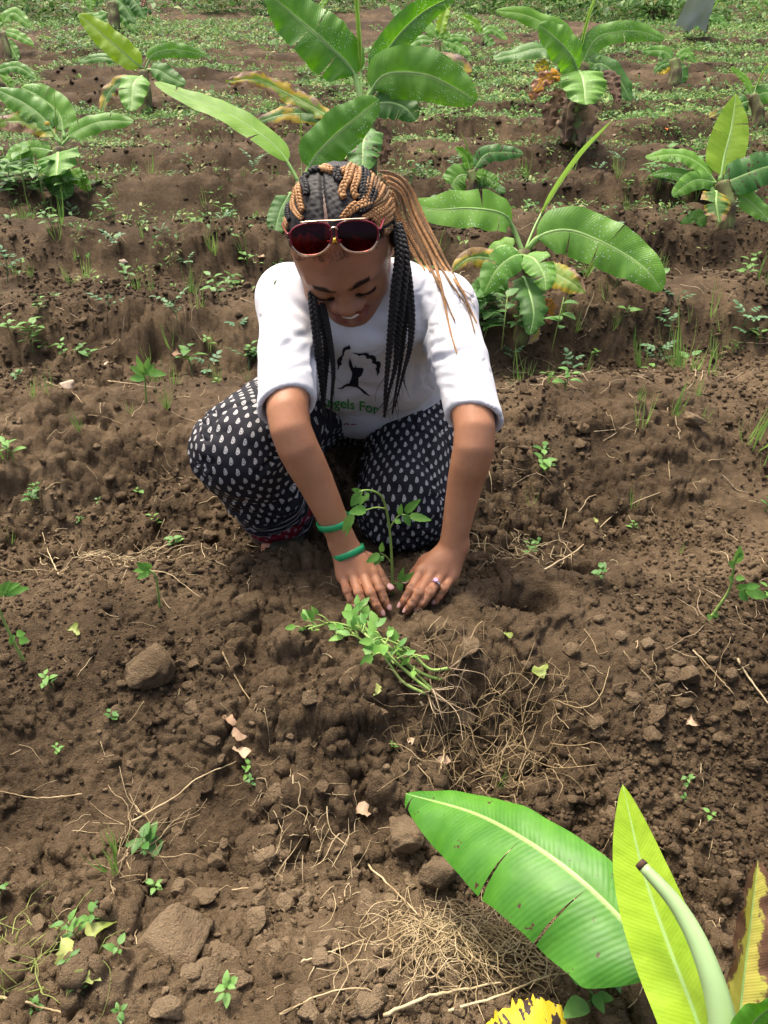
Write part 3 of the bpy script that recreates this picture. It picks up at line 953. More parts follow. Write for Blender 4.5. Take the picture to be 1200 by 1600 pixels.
# ------------------------------------------------------------------ trousers
def build_trousers():
    f = Field(axis_grid(-0.40, (0.24, 0.0038)), axis_grid(1.10, (1.86, 0.0042)), axis_grid(-0.18, (0.30, 0.0038)))
    f.cone(HIP_R + (0, .02, .0), HIP_L + (0, .02, 0), 0.118, 0.112, k=0.03)
    f.cone(PELV + (0, .03, -.01), PELV + AX_T * 0.06, 0.125, 0.105, k=0.03, flat=(1, 0, 0), fk=1.2)
    f.cone(HIP_R, KN_R, 0.104, 0.078, k=0.03)
    f.cone(KN_R, AN_R, 0.078, 0.068, k=0.02)
    f.cone(HIP_L, KN_L, 0.104, 0.090, k=0.03)
    f.cone(KN_L, AN_L, 0.082, 0.062, k=0.02)
    d = unit(AN_R - KN_R)
    f.cut(AN_R + d * 0.006, d, AN_R - 0.09 + d * 0.07, AN_R + 0.09 + d * 0.07, k=0.004)
    V, F = f.mesh(2)
    N = vnormals(V, F)
    # leg coordinates for the woven print
    best = np.full(len(V), 9.0); uu = np.zeros(len(V)); vv = np.zeros(len(V)); cuff = np.zeros(len(V))
    for (h, k, a, r0) in ((HIP_R, KN_R, AN_R, 0.088), (HIP_L, KN_L, AN_L, 0.092)):
        th, sn = unit(h - k), unit(a - k)
        lat = unit(np.cross(th, sn))
        fr = -unit(th + sn); e2 = np.cross(lat, fr)
        if e2 @ sn < 0: e2 = -e2
        if lat[0] < 0: lat = -lat
        nt = unit(fr - th * (fr @ th)); ns = unit(fr - sn * (fr @ sn))
        pt_, ps_ = math.atan2(nt @ e2, nt @ fr), math.atan2(ns @ e2, ns @ fr)
        p = V - k
        ang = np.arctan2(p @ e2, p @ fr)
        mid = (pt_ + ps_) / 2
        ac = np.clip(ang, min(pt_, ps_), max(pt_, ps_))
        v_ = r0 * ac - np.where(ang < mid, np.maximum(p @ th, 0), 0) + np.where(ang > mid, np.maximum(p @ sn, 0), 0)
        la = p @ lat
        u_ = la * (1 + 0.30 * (la / r0) ** 2)
        dd = np.minimum(seg_dist(V, h, k)[0], seg_dist(V, k, a)[0])
        m = dd < best
        best = np.where(m, dd, best); uu = np.where(m, u_ + (0.5 if k is KN_L else 0), uu); vv = np.where(m, v_, vv)
        if k is KN_R: cuff = np.where(m & (seg_dist(V, k, a)[0] < seg_dist(V, h, k)[0]), (p @ sn) / np.linalg.norm(a - k), 0)
        else: cuff = np.where(m, 0, cuff)
    fold = 0.004 * noise3(V * np.array([16, 16, 28]), 8) + 0.0018 * noise3(V * 50, 9)
    fold -= 0.0055 * np.exp(-(noise3(V * np.array([10, 16, 26]) + 0.3 * noise3(V * 30, 25)[:, None], 26) / 0.12) ** 2)
    kd = np.linalg.norm(V - (KN_R * 0.45 + AN_R * 0.55), axis=1)
    fold += 0.004 * np.sin(vv * 240 + 4 * uu * 20) * np.exp(-(kd / 0.07) ** 2)
    V = V + N * fold[:, None]
    return V, F, uu, vv, cuff
def trouser_material():
    t = NT('printed_black_cotton')
    U, W = t.attr('pu'), t.attr('pv')
    rows = t.math('DIVIDE', W, 0.0182)
    ri = t.math('FLOOR', rows)
    par = t.math('MULTIPLY', t.math('FLOORED_MODULO', ri, 2.0), 0.5)
    colx = t.math('ADD', t.math('DIVIDE', U, 0.0192), par)
    a = t.math('MULTIPLY', t.math('SUBTRACT', t.math('FRACT', colx), 0.5), 0.0192)
    b = t.math('MULTIPLY', t.math('SUBTRACT', t.math('FRACT', rows), 0.5), 0.0182)
    # teardrop: narrower and bent towards one end
    bend = t.math('MULTIPLY', t.math('MULTIPLY', b, b), 28.0)
    a2 = t.math('ADD', a, t.math('SUBTRACT', bend, 0.0008))
    wid = t.math('ADD', 0.0031, t.math('MULTIPLY', b, 0.12))
    d = t.math('SQRT', t.math('ADD', t.math('POWER', t.math('DIVIDE', a2, wid), 2.0), t.math('POWER', t.math('DIVIDE', b, 0.0068), 2.0)))
    inside = t.math('SUBTRACT', 1.0, t.step(d, 0.86, 1.06))
    ring = t.math('MULTIPLY', t.step(d, 0.38, 0.48), t.math('SUBTRACT', 1.0, t.step(d, 0.58, 0.68)))
    fleck = t.step(t.noise(900, 1, 0.5, t.n('ShaderNodeNewGeometry').outputs['Position']), 0.42, 0.6)
    motif = t.math('MULTIPLY', inside, t.math('SUBTRACT', 1.0, t.math('MULTIPLY', ring, 0.85)))
    motif = t.math('MULTIPLY', motif, t.math('ADD', 0.55, t.math('MULTIPLY', fleck, 0.45)))
    col = t.mix(motif, (0.012, 0.012, 0.017), (0.62, 0.60, 0.58))
    # woven border at the ankle: white lines, red band with small motifs
    c = t.attr('cuff')
    isb = t.step(c, 0.60, 0.605)
    lines = t.step(t.math('SINE', t.math('MULTIPLY', c, 150.0)), 0.45, 0.75)
    bcol = t.mix(t.math('MULTIPLY', lines, 0.6), (0.014, 0.012, 0.016), (0.42, 0.40, 0.40))
    red = t.math('MULTIPLY', t.step(c, 0.76, 0.77), t.math('SUBTRACT', 1.0, t.step(c, 0.90, 0.91)))
    bcol = t.mix(red, bcol, t.mix(t.math('MULTIPLY', motif, 0.8), (0.20, 0.012, 0.022), (0.5, 0.42, 0.40)))
    col = t.mix(isb, col, bcol)
    pos = t.n('ShaderNodeNewGeometry').outputs['Position']
    h = t.math('ADD', t.math('MULTIPLY', t.noise(40, 3, 0.6, pos), 0.8), t.math('MULTIPLY', t.noise(800, 2, 0.5, pos), 0.2))
    return t.done(t.pbsdf(col, 0.8, t.bump(h, 0.004, 0.5), 0.25))
tV, tF, tu, tv, tc = build_trousers()
TROUS = part('trousers', tV, tF, trouser_material(), PERSON)
for nm, val in (('pu', tu), ('pv', tv), ('cuff', tc)): set_attr(TROUS.data, nm, val)

# shoes
M_SHOE = plain('olive_canvas', (0.045, 0.048, 0.030), 0.8, 0.2, var=0.3, vscale=60)
M_SOLE = plain('rubber_sole', (0.10, 0.095, 0.075), 0.8, 0.2, var=0.3, vscale=60)
def shoe(heel, toe, up):
    heel, toe, up = map(np.asarray, (heel, toe, up))
    ax = unit(toe - heel); up = unit(up - ax * (up @ ax)); sd = np.cross(ax, up)
    n, m = 16, 14
    L = np.linalg.norm(toe - heel)
    V = []
    for i in range(n):
        t = i / (n - 1)
        w = 0.036 * (0.25 + 0.75 * math.sin(math.pi * min(1, max(0, 0.08 + 0.86 * t))) ** 0.45) * (0.85 + 0.25 * t)
        h = 0.058 - 0.030 * sstep(np.array(t), 0.25, 0.75) - 0.012 * max(0, t - 0.8) / 0.2
        for j in range(m):
            a = 2 * math.pi * j / m
            V.append(heel + ax * L * t + sd * w * math.cos(a) + up * (h * 0.5 + h * 0.5 * math.sin(a) * (1 if math.sin(a) > 0 else 0.9)))
    I = np.arange(n * m).reshape(n, m)
    F = np.stack([I[:-1], np.roll(I[:-1], -1, 1), np.roll(I[1:], -1, 1), I[1:]], -1).reshape(-1, 4)
    V = np.array(V)
    B = Bag(); B.add(V, [F, np.array([[I[0, 0], I[0, k + 1], I[0, k]] for k in range(1, m - 1)] + [[I[-1, 0], I[-1, k], I[-1, k + 1]] for k in range(1, m - 1)])])
    s_ = part('shoe', *B.get(), M_SHOE, PERSON)
    W = V.copy(); hgt = (W - heel) @ up
    W = W - np.outer(np.maximum(hgt - 0.010, 0) , up); q = heel + ax * L * 0.5
    W = q + (W - q) * 1.06 - up * 0.004
    part('sole', W, F, M_SOLE, s_)
t0 = PD(448, 846, 1.50)
shoe(AN_R + np.array([0.0, 0.05, -0.085]), np.array([t0[0], t0[1] - 0.005, t0[2] - 0.035]), (0, 0.15, 1))
shoe(AN_L + np.array([-0.0, 0.02, 0.02]), AN_L + np.array([0.0, 0.16, -0.06]), (0, 0.5, 0.6))

# ------------------------------------------------------------------ print on the shirt
def decal(name, polys, mat, off=0.0011, step=2.5):
    """flat shapes given as outlines over the shirt front, laid on the cloth"""
    bm = bmesh.new()
    for P in polys:
        vs_ = [bm.verts.new((p[0], p[1], 0)) for p in P]
        try: bm.faces.new(vs_)
        except ValueError: pass
    bmesh.ops.triangulate(bm, faces=bm.faces[:])
    for _ in range(3):
        long = [e for e in bm.edges if e.calc_length() > step]
        if not long: break
        bmesh.ops.subdivide_edges(bm, edges=long, cuts=1, use_grid_fill=False)
        bmesh.ops.triangulate(bm, faces=bm.faces[:])
    V = []; last = None
    for v in bm.verts:
        q = cast(SHIRT_T, v.co.x, v.co.y, off)
        V.append(q)
    ok = [q is not None for q in V]
    bm.verts.index_update()
    F = [[v.index for v in f.verts] for f in bm.faces if all(ok[v.index] for v in f.verts)]
    V = [q if q is not None else np.zeros(3) for q in V]
    used = sorted({i for f in F for i in f}); mp = {i: k for k, i in enumerate(used)}
    bm.free()
    return part(name, [V[i] for i in used], np.array([[mp[i] for i in f] for f in F]), mat, SHIRT)
def z2(*pts): return [(480 + x / 6.0, 520 + y / 6.0) for x, y in pts]     # outlines measured on an enlargement
M_BLACKPRINT = plain('black_print', (0.010, 0.012, 0.020), 0.6, 0.3)
M_GREENPRINT = plain('green_print', (0.045, 0.30, 0.055), 0.6, 0.3)
M_REDPRINT = plain('red_print', (0.28, 0.02, 0.03), 0.6, 0.3)
decal('tree_emblem', [
    z2((402, 232), (420, 275), (432, 320), (452, 355), (478, 385), (500, 370), (518, 325), (528, 330), (522, 370), (508, 400), (482, 418), (480, 495), (520, 525), (560, 562), (595, 590), (575, 588), (530, 565), (488, 525), (465, 510), (430, 502), (395, 496), (360, 500), (338, 518), (315, 526), (270, 512), (315, 513), (345, 488), (372, 474), (395, 470), (408, 440), (418, 405), (422, 370), (408, 340), (394, 300), (393, 262)),
    z2((446, 300), (455, 305), (468, 335), (476, 362), (464, 352), (452, 330))], M_BLACKPRINT)
decal('leaf_canopy_emblem', [
    z2((395, 105), (412, 150), (385, 152), (362, 158), (348, 180), (346, 205), (330, 222), (330, 245), (318, 262), (326, 290), (308, 305), (298, 322), (290, 348), (282, 335), (290, 305), (282, 285), (283, 250), (298, 228), (318, 212), (330, 200), (330, 165), (340, 138), (365, 125), (385, 122)),
    z2((425, 180), (455, 186), (500, 190), (540, 184), (575, 186), (580, 206), (615, 204), (640, 218), (648, 240), (646, 262), (672, 262), (688, 280), (690, 305), (678, 335), (680, 360), (668, 385), (652, 404), (655, 375), (645, 345), (640, 330), (652, 315), (645, 295), (625, 285), (606, 275), (610, 255), (600, 240), (575, 238), (556, 240), (550, 218), (535, 205), (510, 205), (488, 215), (470, 200), (445, 195))], M_BLACKPRINT)
def text_polys(txt, x0, y0, size, curve):
    cu = bpy.data.curves.new('lettering', 'FONT')
    cu.body = txt; cu.size = 1.0; cu.resolution_u = 4
    cu.offset = 0.018
    ob = bpy.data.objects.new('lettering', cu)
    COL.objects.link(ob)
    bpy.context.view_layer.update()
    me = bpy.data.meshes.new_from_object(ob.evaluated_get(bpy.context.evaluated_depsgraph_get()))
    COL.objects.unlink(ob); bpy.data.objects.remove(ob)
    out = []
    co = [v.co.copy() for v in me.vertices]
    for p in me.polygons:
        out.append([(x0 + co[i].x * size, y0 - co[i].y * size + curve(co[i].x * size)) for i in p.vertices])
    bpy.data.meshes.remove(me)
    return out
decal('green_lettering', text_polys('Angels For', 497, 634, 21.5, lambda s: 0.0011 * s * s + 0.03 * s), M_GREENPRINT)
decal('red_lettering', [z2((300, 842), (325, 845), (332, 858), (312, 856)), z2((340, 850), (372, 842), (398, 852), (392, 862), (368, 852), (348, 862)), z2((408, 856), (440, 848), (462, 850), (458, 858), (436, 858), (415, 866))], M_REDPRINT)

# ------------------------------------------------------------------ hair
def hair_material(name, c1, c2, rough=0.45):
    t = NT(name)
    co = t.n('ShaderNodeNewGeometry').outputs['Position']
    n = t.noise(160, 3, 0.6, co)
    col = t.ramp(n, [(0.3, c1), (0.7, c2)])
    w = t.noise(1200, 2, 0.6, co)
    return t.done(t.pbsdf(col, rough, t.bump(w, 0.001, 0.6), 0.35))
M_HBLACK = hair_material('black_hair', (0.007, 0.006, 0.006), (0.020, 0.017, 0.016), 0.6)
M_HCARAMEL = hair_material('caramel_hair', (0.27, 0.125, 0.043), (0.52, 0.275, 0.105), 0.5)
M_HDARKGOLD = hair_material('dark_gold_hair', (0.09, 0.045, 0.016), (0.28, 0.15, 0.055), 0.5)

CAPC = hp(0.006, -0.014, 0.030); CAPR = np.array([.0850, .1040, .0935])
def part_x(f): return -0.004 + 0.03 * (f - 0.03)
def hair_cap():
    n, m = 110, 170
    th = np.linspace(0.0, 2.35, n); ph = np.linspace(-np.pi, np.pi, m, endpoint=False)
    T, P = np.meshgrid(th, ph, indexing='ij')
    d = np.stack([np.sin(T) * np.sin(P), np.sin(T) * np.cos(P), np.cos(T)], -1).reshape(-1, 3)
    q = d * CAPR
    wv = 0.0003 * np.sin(q[:, 1] * 700 + 3 * np.sin(q[:, 0] * 90)) + 0.0013 * noise3(q * 120, 4)
    loc = q + np.array([0.006, -0.014, 0.030])
    px_ = np.abs(loc[:, 0] - part_x(loc[:, 1]))
    crown = (loc[:, 2] > 0.05) & (loc[:, 1] > -0.075)
    sink = np.where(crown, 0.007 * np.exp(-(px_ / 0.0042) ** 2), 0)
    front = 0.078 - 0.9 * np.clip(np.abs(loc[:, 0]) - 0.040, 0, 1)          # hairline height at the forehead
    hl = np.where(loc[:, 1] > 0.0, front + 0.0 * loc[:, 1], -0.06 + 0.03 * 0)
    edge = loc[:, 2] - hl - 0.004 * noise3(q * 200, 9)
    sink = sink + 0.0135 * (1 - sstep(edge, 0.0, 0.020))
    q2 = d * (CAPR - sink[:, None] + wv[:, None])
    V = CAPC + q2 @ HM
    I = np.arange(n * m).reshape(n, m)
    F = np.stack([I[:-1], I[1:], np.roll(I[1:], -1, 1), np.roll(I[:-1], -1, 1)], -1).reshape(-1, 4)
    keep = (edge[F] > -0.004).all(1)
    F = F[keep]
    used = np.unique(F); mp = np.full(len(V), -1); mp[used] = np.arange(len(used))
    return V[used], mp[F]
_hv, _hf = hair_cap()
HAIR = part('hair', _hv, _hf, M_HBLACK, PERSON)
HAIR_T = BVHTree.FromPolygons([tuple(v) for v in _hv], [tuple(int(i) for i in f) for f in _hf])

def braid(C, w, mat, taper=0.35, hint=(0, -1, 0.3), name='braid', wisps=0, flat=0.55, tight=1.7, start=0.8):
    C = np.asarray(C, float)
    L = np.linalg.norm(np.diff(C, axis=0), axis=1).sum()
    per = tight * w
    n = int(min(900, max(24, L / per * 9)))
    C = spline(C, n)
    T, N, S = frames(C, hint)
    t = np.linspace(0, 1, n)
    prof = np.where(t < 0.06, start + (1 - start) * t / 0.06, 1.0) * (1 - (1 - taper) * sstep(t, 0.35, 1.0))
    B = Bag()
    for k in range(3):
        ph = 2 * np.pi * (t * L / per) + 2 * np.pi * k / 3
        a = 0.36 * w * prof * np.sin(ph); b = flat * 0.40 * w * prof * np.sin(2 * ph)
        V, F = tube(C + S * a[:, None] + N * b[:, None], 0.225 * w * prof + 0.0002, 6, True, hint)
        B.add(V, F)
    r = np.random.default_rng(int(abs(C[0, 0]) * 1e5) % 9999)
    for _ in range(wisps):                                   # loose ends
        i = r.integers(int(n * 0.55), n)
        e = C[i] + np.array([r.normal(0, 0.012), r.normal(0, 0.008), -r.uniform(0.015, 0.05)])
        V, F = tube(spline([C[i], (C[i] + e) / 2 + r.normal(0, 0.003, 3), e], 7), np.linspace(0.0007, 0.0002, 7), 4, False)
        B.add(V, F)
    return part(name, *B.get(), mat, PERSON)
def on_head(pts, off=0.004):
    out = []
    for p in pts:
        q = cast(HAIR_T, p[0], p[1], off)
        if q is None and len(p) > 2: q = PD(*p)
        if q is not None: out.append(q)
    return np.array(out)
def z1(*pts): return [(440 + x / 5.4545, 250 + y / 5.4545) for x, y in pts]
def headbraid(pts, w, mat, **kw):
    C = on_head(pts, w * 0.25)
    if len(C) >= 2:
        c = C.mean(0)
        braid(C, w, mat, taper=0.8, hint=tuple(unit(c - CAPC)), **kw)
for pts, w, mat in [
    (z1((160, 190), (150, 250), (160, 330), (175, 400), (190, 440)), .0115, M_HCARAMEL),
    (z1((130, 240), (110, 330), (105, 400), (150, 470), (185, 500)), .0085, M_HCARAMEL),
    (z1((95, 280), (70, 380), (60, 450), (75, 510)), .0095, M_HBLACK),
    (z1((70, 330), (48, 420), (45, 500), (60, 560)), .009, M_HCARAMEL),
    (z1((230, 130), (200, 180), (215, 240), (225, 300)), .012, M_HBLACK),
    (z1((330, 85), (390, 90), (440, 115)), .013, M_HCARAMEL),
    (z1((250, 110), (300, 95), (350, 110)), .012, M_HBLACK),
    (z1((450, 80), (480, 105), (470, 150), (500, 190)), .012, M_HBLACK),
    (z1((600, 60), (580, 110), (560, 170), (530, 230), (510, 290), (530, 330)), .0125, M_HCARAMEL),
    (z1((650, 80), (640, 140), (630, 200), (610, 270), (640, 330)), .0115, M_HCARAMEL),
    (z1((560, 90), (520, 110), (490, 120)), .011, M_HCARAMEL),
    (z1((690, 85), (690, 150), (680, 230), (680, 300)), .0125, M_HBLACK),
    (z1((740, 80), (760, 130), (740, 200), (720, 280), (690, 360), (620, 410)), .0110, M_HCARAMEL),
    (z1((720, 110), (720, 190), (700, 270), (660, 350)), .0120, M_HBLACK),
    (z1((800, 120), (810, 170), (790, 240), (760, 310), (720, 350)), .0105, M_HDARKGOLD),
    (z1((840, 150), (850, 220), (820, 290), (770, 350), (690, 390), (600, 430), (560, 470)), .0115, M_HCARAMEL),
    (z1((780, 260), (760, 330), (720, 400), (660, 440)), .0120, M_HBLACK),
    (z1((880, 190), (890, 260), (850, 330), (790, 380), (700, 410)), .0110, M_HDARKGOLD),
    (z1((920, 250), (910, 320), (860, 390), (800, 430), (740, 470), (690, 500)), .0105, M_HCARAMEL),
    (z1((945, 300), (930, 370), (880, 430), (820, 470), (760, 500)), .0105, M_HCARAMEL),
    (z1((960, 350), (940, 420), (890, 470), (830, 500), (790, 530)), .0100, M_HCARAMEL),
    (z1((960, 420), (930, 480), (880, 520), (830, 560), (810, 580)), .0095, M_HCARAMEL),
    (z1((640, 380), (600, 400), (560, 440), (510, 500)), .0100, M_HCARAMEL),
    (z1((930, 560), (900, 590), (870, 620), (880, 660)), .0090, M_HDARKGOLD)]:
    headbraid(pts, w, mat)
# black braids hanging beside the face
def hang(pts, y, w, mat, **kw):
    P = [PY(p[0], p[1], y + (p[2] if len(p) > 2 else 0)) for p in pts]
    braid(P, w, mat, **kw)
hang([(487, 455, .03), (492, 500), (499, 560), (504, 610), (506, 652)], 1.235, .0135, M_HBLACK, taper=.45, wisps=4)
hang([(494, 460, .03), (502, 500), (510, 540), (508, 600), (505, 648)], 1.250, .0110, M_HBLACK, taper=.35, wisps=3)
hang([(503, 470, .02), (512, 510), (518, 550), (521, 585), (518, 625), (517, 654)], 1.242, .0085, M_HBLACK, taper=.4, wisps=4)
hang([(618, 352, .06), (624, 395, .02), (618, 450), (612, 510), (606, 570), (602, 620), (601, 652)], 1.250, .0140, M_HBLACK, taper=.35, wisps=5)
hang([(622, 350, .07), (632, 400, .03), (628, 460), (622, 520), (618, 570), (608, 612), (603, 640)], 1.262, .0150, M_HBLACK, taper=.25, wisps=6)
hang([(620, 360, .06), (628, 420, .03), (634, 480), (630, 530), (624, 580), (617, 620), (613, 646)], 1.270, .0110, M_HBLACK, taper=.25, wisps=6)
hang([(626, 365, .07), (637, 430, .03), (643, 500), (640, 545), (631, 580), (622, 615), (617, 636)], 1.262, .0125, M_HBLACK, taper=.2, wisps=12)
# caramel braids swept back over the shoulder
for k, (pts, w, mat) in enumerate([
    ([(592, 268, 1.40), (618, 272, 1.43), (645, 295, 1.45), (668, 342, 1.45), (690, 395, 1.42), (715, 440, 1.40), (738, 492, 1.38)], .0066, M_HDARKGOLD),
    ([(598, 276, 1.385), (626, 284, 1.42), (652, 315, 1.44), (672, 368, 1.43), (690, 410, 1.41), (722, 455, 1.39), (745, 505, 1.37)], .0072, M_HCARAMEL),
    ([(604, 284, 1.375), (628, 294, 1.40), (650, 330, 1.42), (668, 382, 1.41), (684, 425, 1.395), (694, 470, 1.375), (703, 515, 1.35), (714, 552, 1.335)], .0066, M_HCARAMEL),
    ([(608, 292, 1.37), (630, 306, 1.39), (648, 345, 1.41), (664, 392, 1.40), (676, 425, 1.39), (690, 455, 1.38), (710, 500, 1.355)], .0070, M_HDARKGOLD),
    ([(611, 300, 1.36), (628, 322, 1.385), (644, 360, 1.40), (660, 400, 1.395), (672, 424, 1.39)], .0092, M_HCARAMEL),
    ([(613, 310, 1.355), (627, 340, 1.38), (639, 376, 1.395), (653, 405, 1.395), (664, 422, 1.39)], .0092, M_HCARAMEL),
    ([(598, 268, 1.41), (636, 282, 1.45), (664, 318, 1.46), (682, 370, 1.45), (700, 415, 1.42), (728, 462, 1.39)], .0064, M_HCARAMEL),
    ([(614, 320, 1.35), (624, 352, 1.375), (633, 388, 1.39), (640, 416, 1.395)], .0092, M_HDARKGOLD),
    ([(612, 305, 1.365), (634, 335, 1.395), (652, 372, 1.40), (668, 412, 1.395), (690, 446, 1.385)], .0080, M_HDARKGOLD),
    ([(606, 276, 1.395), (640, 300, 1.43), (660, 350, 1.44), (680, 402, 1.42), (706, 445, 1.40), (730, 480, 1.385), (742, 520, 1.365)], .0060, M_HDARKGOLD)]):
    Q = spline(np.array(pts), 22); P_ = []
    Q[:, 0] -= 11 * np.exp(-((Q[:, 1] - 325) / 48) ** 2) * np.linspace(0, 1, 22).clip(0, .25) * 4
    for px_, py_, d_ in Q:                     # where they reach the shoulder they lie on the shirt
        h_ = cast(SHIRT_T, px_, py_)
        P_.append(PD(px_, py_, min(d_, depth_of(h_) - 0.006) if h_ is not None else d_))
    P_ = np.array(P_); P_[1:-1] = 0.25 * P_[:-2] + 0.5 * P_[1:-1] + 0.25 * P_[2:]
    braid(P_, w * 0.9, mat, taper=.35, wisps=4 if k < 4 else 2, hint=(0.3, -0.8, 0.5))
# baby hair along the forehead
def baby_hair():
    r = np.random.default_rng(3)
    B = Bag()
    for _ in range(700):
        x = r.uniform(-0.064, 0.064)
        base = cast_head(x, 0.082 - 0.9 * max(0, abs(x) - 0.040) + r.uniform(-0.012, 0.012))
        if base is None: continue
        nrm = unit(base - hp(0, 0, 0.02))
        d = unit(-0.75 * H_F + 0.5 * H_U + r.normal(0, 0.35, 3)); d = unit(d - nrm * (d @ nrm) * 0.85)
        l = r.uniform(0.003, 0.011)
        B.add(*tube(spline([base - nrm * .0005, base + d * l * .5 + nrm * .0015, base + d * l + nrm * r.uniform(0, .002)], 4), np.array([.00022, .0002, .00015, .00008]), 3, False))
    o = part('hairline_fuzz', *B.get(), M_HBLACK, HAIR); o['kind'] = 'stuff'
def cast_head(x, u):
    o_ = hp(x, 0.3, u)
    h, n, i, dist = BODY_T.ray_cast(Vector(o_), Vector(-H_F))
    return None if h is None else np.array(h)
baby_hair()
# lashes and a hair bead
for sx in (-1, 1):
    B = Bag()
    for k in range(15):
        a = -1 + k / 7.0
        p = hq(sx * (.031 + .0145 * a), .0885 - .004 * a * a - (.003 * a if a > 0 else 0), -.0075 + .0035 * a * a)
        e = p + 0.0075 * unit(H_F * 0.9 - H_U * 0.35 + H_L * sx * a * 0.5)
        B.add(*tube(spline([p - 0.002 * H_F, (p + e) / 2 - H_U * 0.001, e], 4), np.array([.0006, .0005, .0004, .0001]), 3, False))
    part('eyelashes', *B.get(), M_HBLACK, BODY)

# ------------------------------------------------------------------ sunglasses pushed up on the head
M_GOLD = plain('gold_wire', (0.72, 0.52, 0.36), 0.22, 0.5, Metallic=1.0)
M_REDRIM = plain('red_enamel', (0.17, 0.005, 0.016), 0.2, 0.5)
def lens_material():
    t = NT('dark_red_lens')
    tr = t.n('ShaderNodeBsdfTransparent'); tr.inputs[0].default_value = (0.16, 0.018, 0.026, 1)
    gl = t.n('ShaderNodeBsdfGlossy'); gl.inputs['Roughness'].default_value = 0.04; gl.inputs[0].default_value = (0.55, 0.30, 0.30, 1)
    fr = t.n('ShaderNodeFresnel'); fr.inputs[0].default_value = 1.30
    mx = t.n('ShaderNodeMixShader')
    t.l(t.math('ADD', fr.outputs[0], 0.02), mx.inputs[0]); t.l(tr.outputs[0], mx.inputs[1]); t.l(gl.outputs[0], mx.inputs[2])
    return t.done(mx)
M_LENS = lens_material()
def sunglasses():
    base = cast(HAIR_T, 523, 352); base2 = cast(BODY_T, 523, 385)
    c0 = PD(523, 372, depth_of(base if base is not None else base2) - 0.012)
    n = unit(-ray(523, 372) + 0.10 * H_F)                 # lens faces up and forward off the brow
    gx = unit(H_L * 0.97 - _u * 0.10); gx = unit(gx - n * (gx @ n)); gy = np.cross(n, gx)
    if gy[2] < 0: gy = -gy
    root = empty('sunglasses', c0)
    tag(root, 'aviator sunglasses with dark red lenses and gold wire pushed up on the hair', 'sunglasses')
    sc = depth_of(c0) / FPX
    def g(x, y, z=0.0): return c0 + gx * x * sc + gy * y * sc + n * z
    def outline(cx, sx):
        out = []
        for k in range(48):
            a = 2 * math.pi * k / 48
            ca, sa = math.cos(a), math.sin(a)
            x = 32.5 * math.copysign(abs(ca) ** 0.82, ca); y = 25.5 * math.copysign(abs(sa) ** (0.62 if sa > 0 else 0.95), sa)
            if sa < 0: x -= sx * 3.5 * sa * 0 + 0; x *= 1 - 0.10 * abs(sa)
            x += sx * 2.5 * (-sa)                                     # teardrop leans outward-down
            if sa > 0: y *= 0.86 - 0.05 * (ca * sx)
            out.append((cx + x, y + 2))
        return out
    for cx, sx in ((-37.0, -1), (36.0, 1)):
        O = outline(cx, sx)
        wrap = lambda x: -0.0045 * max(0, abs(x) / 70.0) ** 2.2
        R = 7
        V = [g(cx, 2, wrap(cx) + 0.0022)]
        for r_ in range(1, R + 1):
            for (x, y) in O:
                xx, yy = cx + (x - cx) * r_ / R, 2 + (y - 2) * r_ / R
                V.append(g(xx, yy, wrap(xx) + 0.0022 * (1 - (r_ / R) ** 2)))
        m = len(O); F3 = [[0, 1 + k, 1 + (k + 1) % m] for k in range(m)]
        F4 = [[1 + (r_ - 1) * m + k, 1 + r_ * m + k, 1 + r_ * m + (k + 1) % m, 1 + (r_ - 1) * m + (k + 1) % m] for r_ in range(1, R) for k in range(m)]
        lens = part('lens', V, [np.array(F3), np.array(F4)], M_LENS, root)
        loop = [g(x, y, wrap(x)) for x, y in O]
        red = loop[:25] + []
        lo_ = loop[24:] + loop[:1]
        part('red_rim', *tube(spline(np.array([loop[-3], loop[-2], loop[-1]] + loop[:28]), 60), 0.0016, 8, True, tuple(n)), M_REDRIM, root)
        part('gold_rim', *tube(spline(np.array(loop + loop[:1]), 90), 0.0012, 7, False, tuple(n)), M_GOLD, root)
        O2 = [g(cx + (x - cx) * 1.055, 2 + (y - 2) * 1.075, wrap(x) - 0.002) for x, y in O]
        part('gold_rim', *tube(spline(np.array(O2[24:] + O2[:1]), 50), 0.0008, 6, True, tuple(n)), M_GOLD, root)
        # hinge and temple running back over the ear
        x1 = cx + sx * 33
        e = [g(x1, 10, wrap(x1)), g(x1 + sx * 4, 10, wrap(x1) - 0.006)]
        end = hp(sx * 0.082, -0.02, 0.055)
        tip = hp(sx * 0.080, -0.06, 0.03)
        part('temple', *tube(spline(np.array(e + [end, tip]), 24), 0.0018, 8, True, tuple(n)), M_REDRIM, root)
        pad = [g(cx - sx * 27, -3, -0.003), g(cx - sx * 27, -9, -0.004)]
        part('nose_pad', *tube(np.array(pad), 0.0022, 8, True, tuple(gx)), M_GOLD, root)
    part('top_bar', *tube(spline(np.array([g(-52, 26.0), g(-25, 26.5, 0.001), g(0, 26.0, 0.002), g(25, 26.5, 0.001), g(52, 26.0)]), 24), 0.0011, 7, True, tuple(n)), M_GOLD, root)
    part('bridge', *tube(spline(np.array([g(-7, 12), g(-3, 15.5, 0.001), g(3, 15.5, 0.001), g(6, 12)]), 14), 0.0011, 7, True, tuple(n)), M_GOLD, root)
sunglasses()
bd = cast(BODY_T, 523, 376, 0.004)
if bd is not None:
    o = part('hair_bead', *tube(np.array([bd - 0.0035 * H_L, bd + 0.0035 * H_L]), 0.0036, 10), plain('yellow_bead', (0.62, 0.42, 0.03), 0.3, 0.5), HAIR)

